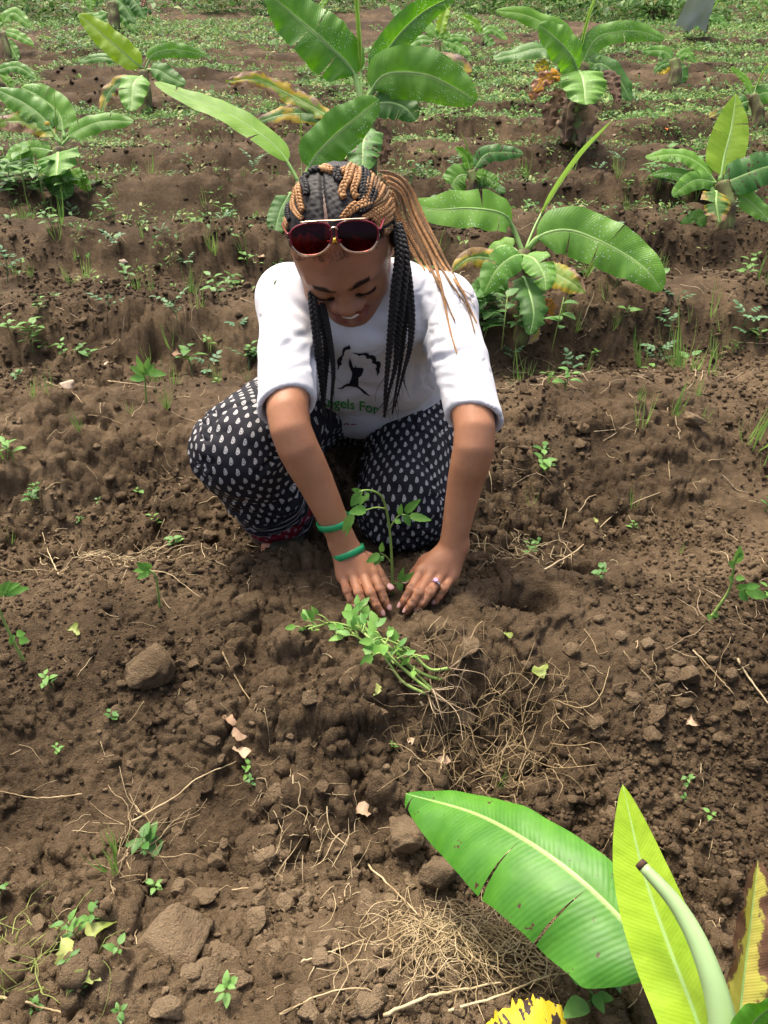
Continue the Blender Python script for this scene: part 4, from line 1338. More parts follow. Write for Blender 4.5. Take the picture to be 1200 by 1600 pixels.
# ------------------------------------------------------------------ wristbands, ring, ear stud
def band(name, c, axis, r, h, th, mat, label, cat, group=None, ex=1.0, n=48):
    ax = unit(axis); a = unit(np.cross(ax, [0.2, 1, 0.1])); b = np.cross(ax, a)
    prof = [(-h / 2, 0), (-h / 2 * .96, th * .9), (0, th), (h / 2 * .96, th * .9), (h / 2, 0), (h / 2 * .9, -th), (-h / 2 * .9, -th)]
    V = []
    for k in range(n):
        w = 2 * math.pi * k / n
        rad = a * math.cos(w) * ex + b * math.sin(w)
        for (y, x) in prof: V.append(rad * (r + x) + ax * y)
    m = len(prof); I = np.arange(n * m).reshape(n, m)
    F = np.stack([I, np.roll(I, -1, 0), np.roll(np.roll(I, -1, 0), -1, 1), np.roll(I, -1, 1)], -1).reshape(-1, 4)
    o = link(name, mesh_np(name, np.array(V), F), mat)
    o.location = Vector([float(x) for x in c])
    return tag(o, label, cat, group)
M_BAND = plain('green_silicone', (0.010, 0.27, 0.095), 0.38, 0.5, var=0.1, vscale=40)
FA = unit(WR_R - EL_R)
c1 = EL_R + (WR_R - EL_R) * 0.775; c2 = EL_R + (WR_R - EL_R) * 1.035
band('wristband', c1, unit(FA + np.array([-0.12, 0.0, -0.12])), 0.0272, 0.0105, 0.0011, M_BAND, 'green rubber wristband worn higher up the forearm', 'wristband', 'green wristbands')
band('wristband', c2 + np.array([0.001, 0, 0.0]), unit(FA + np.array([0.12, -0.35, -0.15])), 0.0262, 0.0105, 0.0011, M_BAND, 'green rubber wristband lying across the back of the hand at the wrist', 'wristband', 'green wristbands', ex=1.0)
def ring():
    P = P_LH['ring']
    c = P[0] * 0.42 + P[1] * 0.58; ax = unit(P[1] - P[0])
    o = band('ring', c, ax, 0.0096, 0.003, 0.0007, plain('silver', (0.8, 0.78, 0.8), 0.2, 0.5, Metallic=1.0), 'small ring with a pale violet flower stone', 'ring')
    B = Bag(); up = unit(np.array([0, -0.35, 1.0]) - ax * (np.array([0, -0.35, 1.0]) @ ax)); sd = np.cross(ax, up)
    W, F = ico(2)
    for k in range(5):
        a = 2 * math.pi * k / 5
        B.add(c + up * 0.0118 + (ax * math.cos(a) + sd * math.sin(a)) * 0.0024 + (W * 0.0021), F)
    B.add(c + up * 0.0124 + W * 0.0018, F)
    part('stone', *B.get(), plain('violet_stone', (0.70, 0.45, 0.70), 0.25, 0.5), o)
ring()
eb = cast(BODY_T, 612, 390, 0.001)
if eb is not None:
    W, F = ico(2)
    o = link('ear_stud', mesh_np('ear_stud', W * 0.0019, F), M_GOLD); o.location = Vector(eb)
    tag(o, 'tiny gold stud in the ear lobe', 'earring')
# ------------------------------------------------------------------ leaf materials
def leaf_material(name, c1, c2, rib, brown=0.0, bcol=(0.30, 0.16, 0.06), bdark=(0.07, 0.035, 0.018), yellow=0.0, dew=0.0, trans=0.35, rough=0.48, spots=0.0, scale=1.0, vk=0.13, ribw=0.05):
    t = NT(name)
    uv = t.n('ShaderNodeUVMap').outputs[0]
    sp = t.n('ShaderNodeSeparateXYZ'); t.l(uv, sp.inputs[0])
    au = t.math('ABSOLUTE', t.math('SUBTRACT', sp.outputs[0], 0.5))                 # 0 at the midrib, 0.5 at the margin
    v = sp.outputs[1]
    sk = t.math('SUBTRACT', v, t.math('MULTIPLY', au, 0.10))
    vein = t.math('SINE', t.math('MULTIPLY', sk, 420.0))
    vein2 = t.math('SINE', t.math('MULTIPLY', sk, 95.0))
    pos = t.n('ShaderNodeTexCoord').outputs['Object']
    n1 = t.noise(9 * scale, 4, 0.6, pos)
    oi = t.n('ShaderNodeObjectInfo').outputs['Random']
    mixf = t.math('ADD', n1, t.math('ADD', t.math('MULTIPLY', vein2, 0.03), t.math('MULTIPLY', t.math('SUBTRACT', oi, 0.5), 0.35)))
    col = t.ramp(mixf, [(0.28, c1), (0.72, c2)])
    col = t.mix(t.math('MULTIPLY', t.step(vein, 0.3, 1.0), vk), col, tuple(min(1, x * 1.35) for x in c2))
    col = t.mix(t.math('SUBTRACT', 1.0, t.step(au, ribw * .3, ribw)), col, rib)
    if yellow:
        fy = t.math('ADD', t.noise(7 * scale, 4, 0.65, pos), t.math('MULTIPLY', au, 0.45))
        col = t.mix(t.step(fy, 0.70 - 0.30 * yellow, 0.82 - 0.30 * yellow), col, (0.50, 0.36, 0.035))
    if spots:
        s1 = t.noise(34 * scale, 3, 0.7, pos)
        col = t.mix(t.step(t.math('ADD', s1, t.math('MULTIPLY', vein2, 0.06)), 0.72 - 0.16 * spots, 0.75 - 0.16 * spots), col, bdark)
    if brown:
        fb = t.math('ADD', t.noise(11 * scale, 5, 0.7, pos), t.math('ADD', t.math('MULTIPLY', au, 0.55), t.math('MULTIPLY', t.math('SUBTRACT', v, 0.5), 0.20)))
        m = t.step(fb, 0.98 - 0.45 * brown, 1.04 - 0.45 * brown)
        col = t.mix(m, col, t.ramp(t.noise(26 * scale, 4, 0.6, pos), [(0.35, bdark), (0.65, bcol)]))
    rg = rough
    if dew:
        w = t.n('ShaderNodeTexVoronoi', feature='F1'); w.inputs['Scale'].default_value = 120 * scale; t.l(pos, w.inputs['Vector'])
        dm = t.math('MULTIPLY', t.math('SUBTRACT', 1.0, t.step(w.outputs['Distance'], 0.16, 0.24)), t.step(t.noise(10 * scale, 2, 0.5, pos), 0.46, 0.56))
        col = t.mix(t.math('MULTIPLY', dm, dew), col, (0.80, 0.86, 0.80))
    h = t.math('ADD', t.math('MULTIPLY', vein, 0.8 * vk), t.math('ADD', t.math('MULTIPLY', vein2, 0.06), t.math('MULTIPLY', n1, 1.5)))
    nrm = t.bump(h, 0.0035, 0.5)
    p = t.pbsdf(col, rg, nrm, 0.45)
    tr = t.n('ShaderNodeBsdfTranslucent')
    hs = t.n('ShaderNodeHueSaturation'); hs.inputs['Saturation'].default_value = 1.15; hs.inputs['Value'].default_value = 1.25
    t.l(col, hs.inputs['Color']); t.l(hs.outputs[0], tr.inputs[0]); t.l(nrm, tr.inputs['Normal'])
    mx = t.n('ShaderNodeMixShader'); mx.inputs[0].default_value = trans
    t.l(p.outputs[0], mx.inputs[1]); t.l(tr.outputs[0], mx.inputs[2])
    return t.done(mx)
LEAF = {
    'green': leaf_material('banana_leaf_green', (0.085, 0.235, 0.024), (0.185, 0.395, 0.050), (0.30, 0.48, 0.11), dew=0.6),
    'dark': leaf_material('banana_leaf_dark', (0.048, 0.145, 0.020), (0.105, 0.255, 0.040), (0.16, 0.30, 0.09), dew=0.4),
    'young': leaf_material('banana_leaf_young', (0.19, 0.36, 0.020), (0.34, 0.52, 0.045), (0.42, 0.55, 0.14), trans=0.45),
    'lime': leaf_material('banana_leaf_lime', (0.110, 0.290, 0.020), (0.210, 0.420, 0.035), (0.32, 0.50, 0.10), trans=0.42),
    'pale': leaf_material('banana_leaf_spear', (0.22, 0.38, 0.075), (0.34, 0.50, 0.13), (0.40, 0.55, 0.18), trans=0.3),
    'old': leaf_material('banana_leaf_ageing', (0.060, 0.170, 0.030), (0.150, 0.270, 0.055), (0.28, 0.36, 0.10), brown=0.62, yellow=0.45, bcol=(0.42, 0.27, 0.12), bdark=(0.10, 0.05, 0.03), dew=0.3),
    'scorched': leaf_material('banana_leaf_scorched', (0.170, 0.300, 0.035), (0.300, 0.420, 0.060), (0.36, 0.40, 0.12), brown=0.72, yellow=0.55, bcol=(0.50, 0.34, 0.20), bdark=(0.14, 0.065, 0.035)),
    'spotted': leaf_material('banana_leaf_spotted', (0.050, 0.170, 0.030), (0.110, 0.270, 0.050), (0.22, 0.38, 0.10), spots=0.85),
    'dead': leaf_material('banana_leaf_dead', (0.070, 0.038, 0.022), (0.190, 0.110, 0.065), (0.20, 0.13, 0.08), brown=0.4, bcol=(0.30, 0.20, 0.13), trans=0.15, rough=0.8),
    'orange': leaf_material('banana_leaf_orange', (0.42, 0.17, 0.010), (0.62, 0.30, 0.020), (0.45, 0.28, 0.06), brown=0.85, bcol=(0.40, 0.20, 0.11), bdark=(0.16, 0.06, 0.03), trans=0.3),
    'fore': leaf_material('banana_leaf_broad', (0.048, 0.190, 0.013), (0.120, 0.340, 0.030), (0.30, 0.37, 0.12), trans=0.3, spots=0.22, scale=1.5, vk=0.045, ribw=0.03),
    'foreyoung': leaf_material('banana_leaf_fresh', (0.23, 0.42, 0.014), (0.37, 0.56, 0.030), (0.40, 0.55, 0.12), trans=0.42, scale=2.0, vk=0.03),
    'yellowing': leaf_material('banana_leaf_yellowing', (0.42, 0.42, 0.060), (0.58, 0.48, 0.110), (0.45, 0.48, 0.12), brown=0.85, bcol=(0.20, 0.10, 0.05), bdark=(0.10, 0.05, 0.03), trans=0.35, scale=2.0, vk=0.03),
    'blotched': leaf_material('banana_leaf_blotched', (0.55, 0.40, 0.010), (0.62, 0.46, 0.015), (0.35, 0.25, 0.04), spots=1.0, bdark=(0.035, 0.018, 0.014), trans=0.2, scale=1.6),
}
M_RIB = plain('banana_midrib', (0.24, 0.40, 0.11), 0.4, 0.4, var=0.25, vscale=14)
M_RIBPALE = plain('banana_stalk_pale', (0.30, 0.44, 0.19), 0.35, 0.45, var=0.2, vscale=14)
M_RIBDEAD = plain('dry_midrib', (0.16, 0.10, 0.055), 0.8, 0.2, var=0.3, vscale=20)
def stem_mat():
    t = NT('banana_pseudostem')
    co = t.coord('Object', (1, 1, 0.15))
    col = t.ramp(t.noise(30, 4, 0.6, co), [(0.35, (0.045, 0.028, 0.016)), (0.5, (0.10, 0.085, 0.035)), (0.68, (0.16, 0.21, 0.06))])
    return t.done(t.pbsdf(col, 0.7, t.bump(t.noise(60, 3, 0.6, co), 0.002, 0.5), 0.3))
M_STEM = stem_mat()

def leaf_mesh(C0, hw, fold=14, droop=0.30, pet=0.10, tears=(), wave=0.10, hint=(0, -0.75, 0.65), roll=0.0, n=44, m=5, seed=0, tip=0.5, one=None, ragged=0.0, asym=1.0, ribk=0.115):
    """banana blade along the midrib curve; tears = (where, side, gap)"""
    r = np.random.default_rng(seed + 1)
    C = spline(C0, 140)
    T, N, S = frames(C, hint)
    if roll:
        a = math.radians(roll)
        N, S = N * math.cos(a) + S * math.sin(a), S * math.cos(a) - N * math.sin(a)
    L = np.linalg.norm(np.diff(C, axis=0), axis=1).sum()
    al = math.radians(fold)
    ph = r.uniform(0, 6.28, 4); fr = r.uniform(2.2, 4.2, 2)
    B = Bag()
    def prof(s):
        s = np.clip(s, 0, 1)
        return np.clip(s / 0.10, 0, 1) ** 0.55 * (1 - s ** 3.2) ** tip * (0.86 + 0.14 * np.sin(np.pi * np.clip(s * 1.1, 0, 1)))
    def sample(A, t):
        x = np.clip(t, 0, 1) * (len(A) - 1)
        i = np.clip(x.astype(int), 0, len(A) - 2); f = (x - i)[..., None]
        return A[i] * (1 - f) + A[i + 1] * f
    for side in (-1, 1):
        if one is not None and side != one: continue
        cuts = sorted([tt for tt in tears if tt[1] == side])
        edges = [pet] + [c[0] for c in cuts] + [1.0]
        gaps = [0.0] + [c[2] for c in cuts] + [0.0]
        for q in range(len(edges) - 1):
            a, b = edges[q], edges[q + 1]
            k = max(4, int(n * (b - a) / (1 - pet)))
            tt = np.linspace(a, b, k)[:, None]; u = np.linspace(0, 1, m + 1)[None]
            f_ = (tt - a) / (b - a)
            t2 = tt + u ** 1.1 * (gaps[q] * (1 - f_) ** 2 - gaps[q + 1] * f_ ** 2) + 0.035 * u * (tt - pet) * (1 - tt) * 4
            w = hw * prof((tt - pet) / (1 - pet)) * np.ones_like(u) * (asym if side > 0 else 1.0)
            if ragged: w = w * (1 - ragged * u * (0.5 + vnoise(tt * 40 + seed, tt * 0 + side, 5)))
            P, s_, n_ = sample(C, t2), sample(S, t2), sample(N, t2)
            sag = droop * (1 + 0.12 * (q % 2))
            up = w * u * math.sin(al) - sag * w * u ** 2 + wave * w * u ** 1.5 * (np.sin(2 * np.pi * fr[0] * tt + ph[0] + side) + 0.5 * np.sin(2 * np.pi * fr[1] * 2.3 * tt + ph[1] + side))
            lat = w * u * math.cos(al) * (1 - 0.12 * droop * u ** 2)
            V = P + side * s_ * lat[..., None] + n_ * up[..., None]
            I = np.arange(k * (m + 1)).reshape(k, m + 1)
            F = np.stack([I[:-1, :-1], I[1:, :-1], I[1:, 1:], I[:-1, 1:]], -1).reshape(-1, 4)
            if side < 0: F = F[:, ::-1]
            uv = np.stack([0.5 + 0.5 * side * (u + 0 * tt), tt + 0 * u], -1).reshape(-1, 2)
            B.add(V.reshape(-1, 3), F, uv)
    V, F = B.get()
    # midrib tube under the blade
    Cm = spline(C0, 26); Tm, Nm, Sm = frames(Cm, hint)
    x = np.linspace(0, 1, 26)
    rr = hw * (ribk * (1 - x) ** 0.8 + 0.012)
    return V, F, B.uv(), tube(Cm - Nm * rr[:, None] * 0.75, rr, 7)

def banana(base, crown, leaves, label, stem_r=(0.03, 0.022), group='banana plants in the field', name='banana_plant', stem=True):
    b = PG(*base)
    root = empty(name, b); tag(root, label, 'banana plant', group)
    D = depth_of(b)
    S = D / FPX
    cr = PD(crown[0], crown[1], D - (0.0 if len(crown) < 3 else crown[2]))
    if stem:
        C = spline([b - (0, 0, 0.03), b * 0.6 + cr * 0.4 + np.array([0.01, 0, 0]), cr], 18)
        part('pseudostem', *tube(C, np.linspace(stem_r[0], stem_r[1], 18) * (1 + 0.03 * np.sin(np.arange(18) * 0.9)), 12), M_STEM, root)
    for i, lf in enumerate(leaves):
        kind, hw, pts = lf[:3]
        kw = lf[3] if len(lf) > 3 else {}
        P = [PD(p[0], p[1], D + (p[2] if len(p) > 2 else 0) * D / 3.0) for p in pts]
        if kw.get('fold', 0) < 60 and 'tears' not in kw and hw > 12 and kind not in ('dead', 'orange'):
            q = np.random.default_rng(int(base[0] * 7 + i))
            kw = dict(kw, tears=tuple((q.uniform(.3, .92), int(q.choice([-1, 1])), q.uniform(.003, .013)) for _ in range(q.integers(0, 4))))
        V, F, uv, rib = leaf_mesh(P, hw * S * (1.0 if kw.get('fold', 0) > 60 else 1.12), seed=int(base[0] + 31 * i), **kw)
        if kind in ('dead', 'orange', 'scorched'):
            g = 1 / (hw * S)
            for c_ in range(3): V[:, c_] += hw * S * (.30 if kind != 'scorched' else .12) * noise3((V - V.mean(0)) * g * 2.2, 11 * i + c_ + int(base[0])) * (np.abs(uv[:, 0] - .5) * 2) ** .7
        lo = part('leaf', V, F, LEAF[kind], root, uv)
        part('midrib', *rib, M_RIBDEAD if kind in ('dead', 'orange') else M_RIB, lo)
    return root
T1 = ((0.45, -1, 0.02), (0.7, 1, 0.025))
SP = dict(fold=76, droop=0.0, pet=0.22, wave=0.01, tip=1.0)
banana((812, 528), (818, 392), [
    ('green', 30, [(818, 395), (800, 352), (780, 333, -.05), (730, 326, -.08), (680, 328, -.1), (641, 318, -.1)], dict(pet=.22, roll=38, fold=10, droop=.15)),
    ('pale', 17, [(820, 392), (840, 345, .03), (866, 300, .06), (900, 252, .1), (930, 218, .15), (960, 185, .2)], SP),
    ('green', 37, [(822, 392), (846, 368, -.03), (888, 360, -.05), (935, 376, -.08), (980, 400, -.1), (1012, 424, -.12), (1034, 455, -.12)], dict(pet=.10, fold=12, droop=.25, roll=-8, wave=.09)),
    ('green', 24, [(818, 398, -.03), (800, 402, -.1), (776, 422, -.14), (756, 458, -.15)], dict(pet=.08, tears=((.6, 1, .04),))),
    ('green', 22, [(818, 398, -.03), (836, 406, -.1), (850, 430, -.13), (853, 454, -.14)], dict(pet=.06, tears=((.5, -1, .05), (.75, 1, .04)))),
    ('dark', 28, [(818, 430, -.02), (828, 458, -.1), (834, 490, -.13), (828, 524, -.13)], dict(pet=.04, ragged=.4)),
    ('scorched', 20, [(845, 424, -.02), (866, 428, -.05), (893, 442, -.08), (915, 458, -.08)], dict(pet=.03)),
    ('lime', 17, [(815, 398, .05), (796, 384, .08), (776, 388, .1), (768, 412, .1)], dict(pet=.3)),
    ('old', 17, [(800, 420, .05), (765, 404, .05), (733, 404, .05), (706, 424, .05)], {}),
    ('dark', 20, [(800, 430, .05), (765, 445, .04), (735, 462, 0)], {}),
    ('orange', 9, [(845, 462, 0), (862, 480, 0), (858, 508, 0)], dict(ragged=.6)),
    ('scorched', 9, [(830, 500, -.05), (838, 522, -.05), (825, 538, -.05)], dict(ragged=.6))],
    'young banana plant with a tall pale furled leaf and dew-specked blades beside the person\'s shoulder', (0.026, 0.02))
banana((566, 300), (567, 160), [
    ('green', 42, [(567, 165), (552, 112), (508, 66, -.05), (462, 26, -.08), (415, -14, -.12)], dict(pet=.22, fold=14, roll=8)),
    ('pale', 15, [(566, 165), (563, 90), (558, 20), (550, -70)], dict(SP, tip=.6)),
    ('green', 24, [(570, 165), (588, 108), (620, 58), (662, 18), (712, -8)], dict(pet=.2, roll=30, fold=25)),
    ('green', 36, [(570, 160), (600, 118, -.05), (660, 116, -.12), (708, 136, -.16), (745, 158, -.18)], dict(pet=.1, fold=14, droop=.3)),
    ('old', 22, [(590, 130, .05), (650, 112, .05), (700, 98, .05), (738, 112, .05)], dict(pet=.3)),
    ('dark', 25, [(575, 165), (605, 160, -.02), (632, 168, -.03), (650, 188, -.03)], {}),
    ('scorched', 17, [(525, 190, -.05), (484, 165, -.05), (440, 142, -.05), (398, 124, -.08), (352, 128, -.1)], dict(pet=.04, ragged=.25)),
    ('old', 15, [(520, 186, -.05), (480, 178, -.05), (440, 180, -.06), (398, 192, -.06)], dict(pet=.03)),
    ('spotted', 27, [(575, 195, -.08), (568, 225, -.14), (566, 268, -.18)], dict(pet=.05)),
    ('dead', 14, [(592, 190, 0), (602, 225, 0), (594, 258, 0)], dict(ragged=.4)),
    ('dead', 16, [(440, 195, 0), (405, 200, 0), (382, 224, 0)], dict(ragged=.4))],
    'tallest banana plant, one broad leaf edge scorched brown, behind the braided head', (0.06, 0.045))
banana((468, 345), (470, 285), [
    ('lime', 21, [(469, 288), (440, 240), (400, 205), (345, 172), (292, 152), (241, 128)], dict(pet=.14, fold=8, droop=.1, roll=25, wave=.05)),
    ('green', 34, [(472, 285), (490, 248, -.02), (520, 215, -.05), (555, 185, -.08), (592, 155, -.1)], dict(pet=.14, fold=15)),
    ('pale', 4.5, [(471, 285), (471, 230), (469, 150)], SP),
    ('dark', 18, [(455, 300, 0), (438, 330, -.02), (428, 372, -.04)], {}),
    ('dead', 16, [(440, 350, 0), (418, 370, 0), (408, 402, 0)], dict(ragged=.4)),
    ('dark', 16, [(480, 290, .02), (505, 285, .03), (530, 300, .03)], {})],
    'slim banana plant with one long lime leaf stretched out sideways', (0.026, 0.02))
banana((892, 222), (902, 105), [
    ('pale', 10, [(900, 115), (908, 70), (918, 30), (938, -25)], dict(SP, tip=.6)),
    ('lime', 15, [(900, 110), (880, 52), (850, 36), (815, 22), (774, 17)], dict(pet=.2)),
    ('dark', 16, [(900, 112), (875, 88), (845, 76), (808, 84), (770, 92)], dict(pet=.15, roll=15)),
    ('green', 26, [(905, 115, -.05), (892, 86, -.1), (866, 58, -.14), (842, 38, -.16)], dict(pet=.05, fold=12)),
    ('green', 17, [(905, 110), (930, 62), (965, 50), (1003, 50), (1038, 62)], dict(pet=.12, roll=10)),
    ('dark', 18, [(908, 112), (940, 100), (968, 126), (986, 158)], dict(pet=.1)),
    ('green', 33, [(905, 110, -.08), (912, 126, -.13), (915, 164, -.17)], dict(pet=.03, fold=15)),
    ('green', 14, [(908, 108), (925, 96), (945, 115)], {}),
    ('orange', 13, [(885, 118, -.02), (858, 120, -.04), (838, 140, -.05), (830, 160, -.05)], dict(ragged=.3)),
    ('dead', 13, [(930, 116, -.02), (955, 122, -.04), (966, 162, -.05)], dict(ragged=.3)),
    ('dead', 15, [(885, 135, 0), (862, 165, -.02), (856, 208, -.03)], dict(ragged=.4)),
    ('dead', 16, [(905, 140, -.02), (920, 178, -.04), (903, 230, -.05)], dict(ragged=.4)),
    ('dead', 14, [(895, 140, -.04), (886, 180, -.06), (882, 226, -.06)], dict(ragged=.4)),
    ('blotched', 9, [(860, 98, 0), (845, 104, 0), (838, 112, 0)], {})],
    'banana plant ringed by orange and brown withered leaves round its stem', (0.075, 0.06))
banana((228, 175), (224, 112), [
    ('young', 20, [(224, 108), (198, 86, -.02), (162, 55, -.04), (124, 22, -.06)], dict(pet=.04, fold=18)),
    ('green', 11, [(226, 108), (240, 84), (275, 78), (322, 86)], dict(pet=.14, roll=15)),
    ('dark', 15, [(228, 108), (248, 110), (268, 122), (290, 132)], {}),
    ('green', 21, [(222, 118, -.05), (209, 132, -.09), (205, 174, -.12)], dict(pet=.03)),
    ('old', 13, [(215, 120), (175, 138), (157, 180)], {}),
    ('dark', 8, [(215, 112, .03), (165, 90, .04), (122, 97, .05)], dict(pet=.4))],
    'banana plant with one upright yellow-green leaf pointing up and left', (0.04, 0.03))
banana((95, 305), (92, 232), [
    ('green', 21, [(95, 225), (70, 188), (38, 162), (-5, 140)], dict(pet=.2)),
    ('green', 25, [(100, 215), (92, 178, .02), (62, 152, .03), (33, 136, .04)], dict(pet=.1, roll=-10)),
    ('scorched', 17, [(92, 222), (62, 196), (20, 190), (-20, 196)], dict(pet=.1)),
    ('green', 16, [(94, 228), (118, 206), (160, 190), (209, 190)], dict(pet=.15)),
    ('green', 15, [(88, 238), (60, 232), (32, 234), (8, 250)], dict(pet=.1)),
    ('green', 32, [(90, 238, -.05), (90, 250, -.1), (88, 274, -.14)], dict(pet=.02)),
    ('dark', 22, [(78, 262, -.03), (92, 282, -.05), (106, 310, -.06)], {}),
    ('lime', 11, [(108, 262), (124, 278), (141, 298)], {}),
    ('pale', 2.6, [(92, 232), (88, 190), (85, 138)], SP),
    ('dark', 15, [(60, 260, .05), (30, 252, .05), (-6, 262, .05)], {})],
    'banana plant with a scorched brown leaf edge and thin upright spear among low weeds', (0.032, 0.026))
banana((1135, 352), (1128, 285), [
    ('young', 29, [(1126, 282), (1132, 245, .01), (1143, 200, .02), (1150, 146, .03)], dict(pet=.06, fold=10, droop=.1, wave=.03, tip=.9)),
    ('lime', 16, [(1122, 288), (1095, 258), (1060, 242), (1008, 246)], dict(pet=.12, roll=20)),
    ('green', 15, [(1120, 285, -.03), (1085, 282, -.06), (1050, 306, -.08)], dict(pet=.06)),
    ('green', 11, [(1118, 288), (1085, 278), (1045, 270), (1018, 274)], dict(pet=.1)),
    ('spotted', 28, [(1125, 290), (1160, 275, -.02), (1195, 262, -.04), (1235, 255, -.05)], dict(pet=.08, fold=15)),
    ('old', 22, [(1120, 298, -.04), (1119, 318, -.08), (1124, 348, -.1)], dict(pet=.04, tears=((.5, 1, .06),))),
    ('green', 17, [(1135, 300), (1162, 308), (1186, 328), (1208, 350)], dict(pet=.2)),
    ('dark', 15, [(1110, 335, .03), (1085, 345, .03), (1062, 368, .03)], {})],
    'banana plant with a bright yellow-green leaf standing upright like a paddle', (0.034, 0.028))
for base, crown, lv, lab, rr in [
    ((682, 100), (684, 66), [('young', 9, [(686, 60), (692, 30), (702, 2)], dict(fold=30)), ('green', 9, [(684, 62), (668, 40), (640, 20)], {}), ('green', 9, [(686, 62), (708, 68), (736, 86)], {}),
      ('green', 8, [(682, 66), (658, 62), (640, 72), (630, 88)], {}), ('lime', 8, [(682, 62), (690, 52), (704, 60)], {}), ('green', 6, [(690, 62), (715, 58), (738, 64)], {})], 'small banana plant with a dry stem bundle in the open rows behind', (.03, .025)),
    ((752, 74), (752, 55), [('lime', 7, [(752, 56), (742, 36), (722, 24)], dict(fold=30)), ('green', 7, [(752, 56), (768, 46), (793, 62)], {}), ('green', 7, [(752, 56), (762, 62), (774, 78)], {})], 'tiny three-leaved banana shoot between two larger banana plants', (.02, .015)),
    ((1053, 132), (1054, 95), [('green', 9, [(1053, 96), (1038, 80), (1003, 80)], {}), ('green', 8, [(1055, 96), (1072, 82), (1086, 98)], {}), ('dark', 7, [(1050, 98), (1034, 102), (1022, 114)], {}), ('blotched', 5, [(1048, 100), (1036, 112), (1024, 110)], {}), ('dark', 10, [(1056, 98), (1066, 112), (1064, 132)], {})], 'low banana plant on a short brown stem among green weeds', (.05, .04)),
    ((1186, 192), (1176, 150), [('pale', 6, [(1176, 152), (1188, 120), (1206, 92)], SP), ('lime', 6, [(1176, 150), (1166, 126), (1142, 104)], {}), ('green', 17, [(1178, 152), (1198, 145), (1226, 152)], {}), ('old', 7, [(1172, 158), (1138, 170), (1102, 184)], {}), ('dark', 13, [(1172, 158), (1160, 162), (1150, 180)], {})], 'banana plant leaning from the field edge behind the paddle-leaved one', (.04, .03)),
    ((738, 306), (736, 268), [('pale', 4.5, [(736, 270), (730, 232), (718, 204)], SP), ('lime', 10, [(735, 270), (728, 246), (712, 230)], dict(fold=35)), ('spotted', 14, [(738, 270), (758, 242), (788, 238), (818, 240)], {}), ('green', 21, [(736, 274), (716, 276), (698, 304)], {}), ('lime', 13, [(738, 274), (760, 278), (778, 292)], {}), ('dark', 11, [(742, 285), (765, 290), (790, 300)], {})], 'knee-high banana shoot with a thin spear and a black-blotched leaf', (.024, .018)),
    ((14, 98), (4, 52), [('green', 10, [(0, 40), (20, 20), (48, 42)], {}), ('green', 8, [(2, 48), (26, 54), (53, 70)], {}), ('lime', 9, [(0, 50), (-10, 25), (-20, 5)], {}), ('green', 9, [(5, 60), (18, 75), (28, 95)], {})], 'banana plant cut off by the field edge beside pale weeds', (.04, .03)),
    ((5, 145), (-6, 118), [('green', 9, [(-10, 112), (25, 104), (57, 122)], {}), ('lime', 6, [(-8, 116), (10, 122), (22, 140)], {})], 'banana plant reaching one arched leaf in from the side', (.03, .025)),
    ((178, 48), (176, 6), [('dark', 13, [(165, -14), (192, 8), (210, 36)], {}), ('dark', 13, [(190, -14), (212, 4), (226, 28)], {}), ('lime', 9, [(140, -24), (141, -4), (142, 16)], {}), ('orange', 5, [(218, -14), (224, 0), (222, 12)], {}), ('green', 9, [(176, 18), (196, 28), (214, 52)], {}), ('green', 8, [(172, 18), (150, 26), (120, 26)], {})], 'dark-leaved banana plant at the weedy back of the field', (.07, .06)),
    ((640, 66), (640, 30), [('green', 8, [(640, 34), (655, 16), (668, 2)], {}), ('green', 8, [(638, 34), (622, 20), (610, 6)], {}), ('lime', 6, [(640, 34), (650, 30), (662, 40)], {})], 'small banana plant half hidden behind the big plant\'s leaf', (.03, .025)),
    ((1100, 52), (1104, 28), [('lime', 6, [(1104, 28), (1096, 20), (1084, 32)], {}), ('pale', 4, [(1105, 28), (1118, 8), (1128, -10)], SP), ('green', 7, [(1105, 30), (1122, 28), (1136, 42)], {}), ('green', 6, [(1102, 32), (1092, 40), (1088, 48)], {})], 'small banana shoot in front of the grey sheet', (.03, .02)),
    ((1022, 38), (1018, 0), [('pale', 5, [(1005, 36), (1006, 10), (1009, -20)], SP), ('dead', 9, [(1020, 0), (1018, 18), (1022, 38)], {}), ('dark', 11, [(1018, -10), (1036, 0), (1050, 18)], {}), ('dead', 9, [(1026, -4), (1032, 14), (1028, 34)], {})], 'brown-stemmed banana plant by the far bushes', (.09, .08)),
    ((500, 40), (497, 16), [('lime', 5, [(497, 18), (505, 5), (515, -8)], {}), ('green', 7, [(497, 20), (512, 24), (522, 36)], {}), ('lime', 5, [(497, 20), (484, 26), (474, 32)], {})], 'small banana shoot beyond the broad leaf of the tallest plant', (.02, .018))]:
    banana(base, crown, lv, lab, rr)

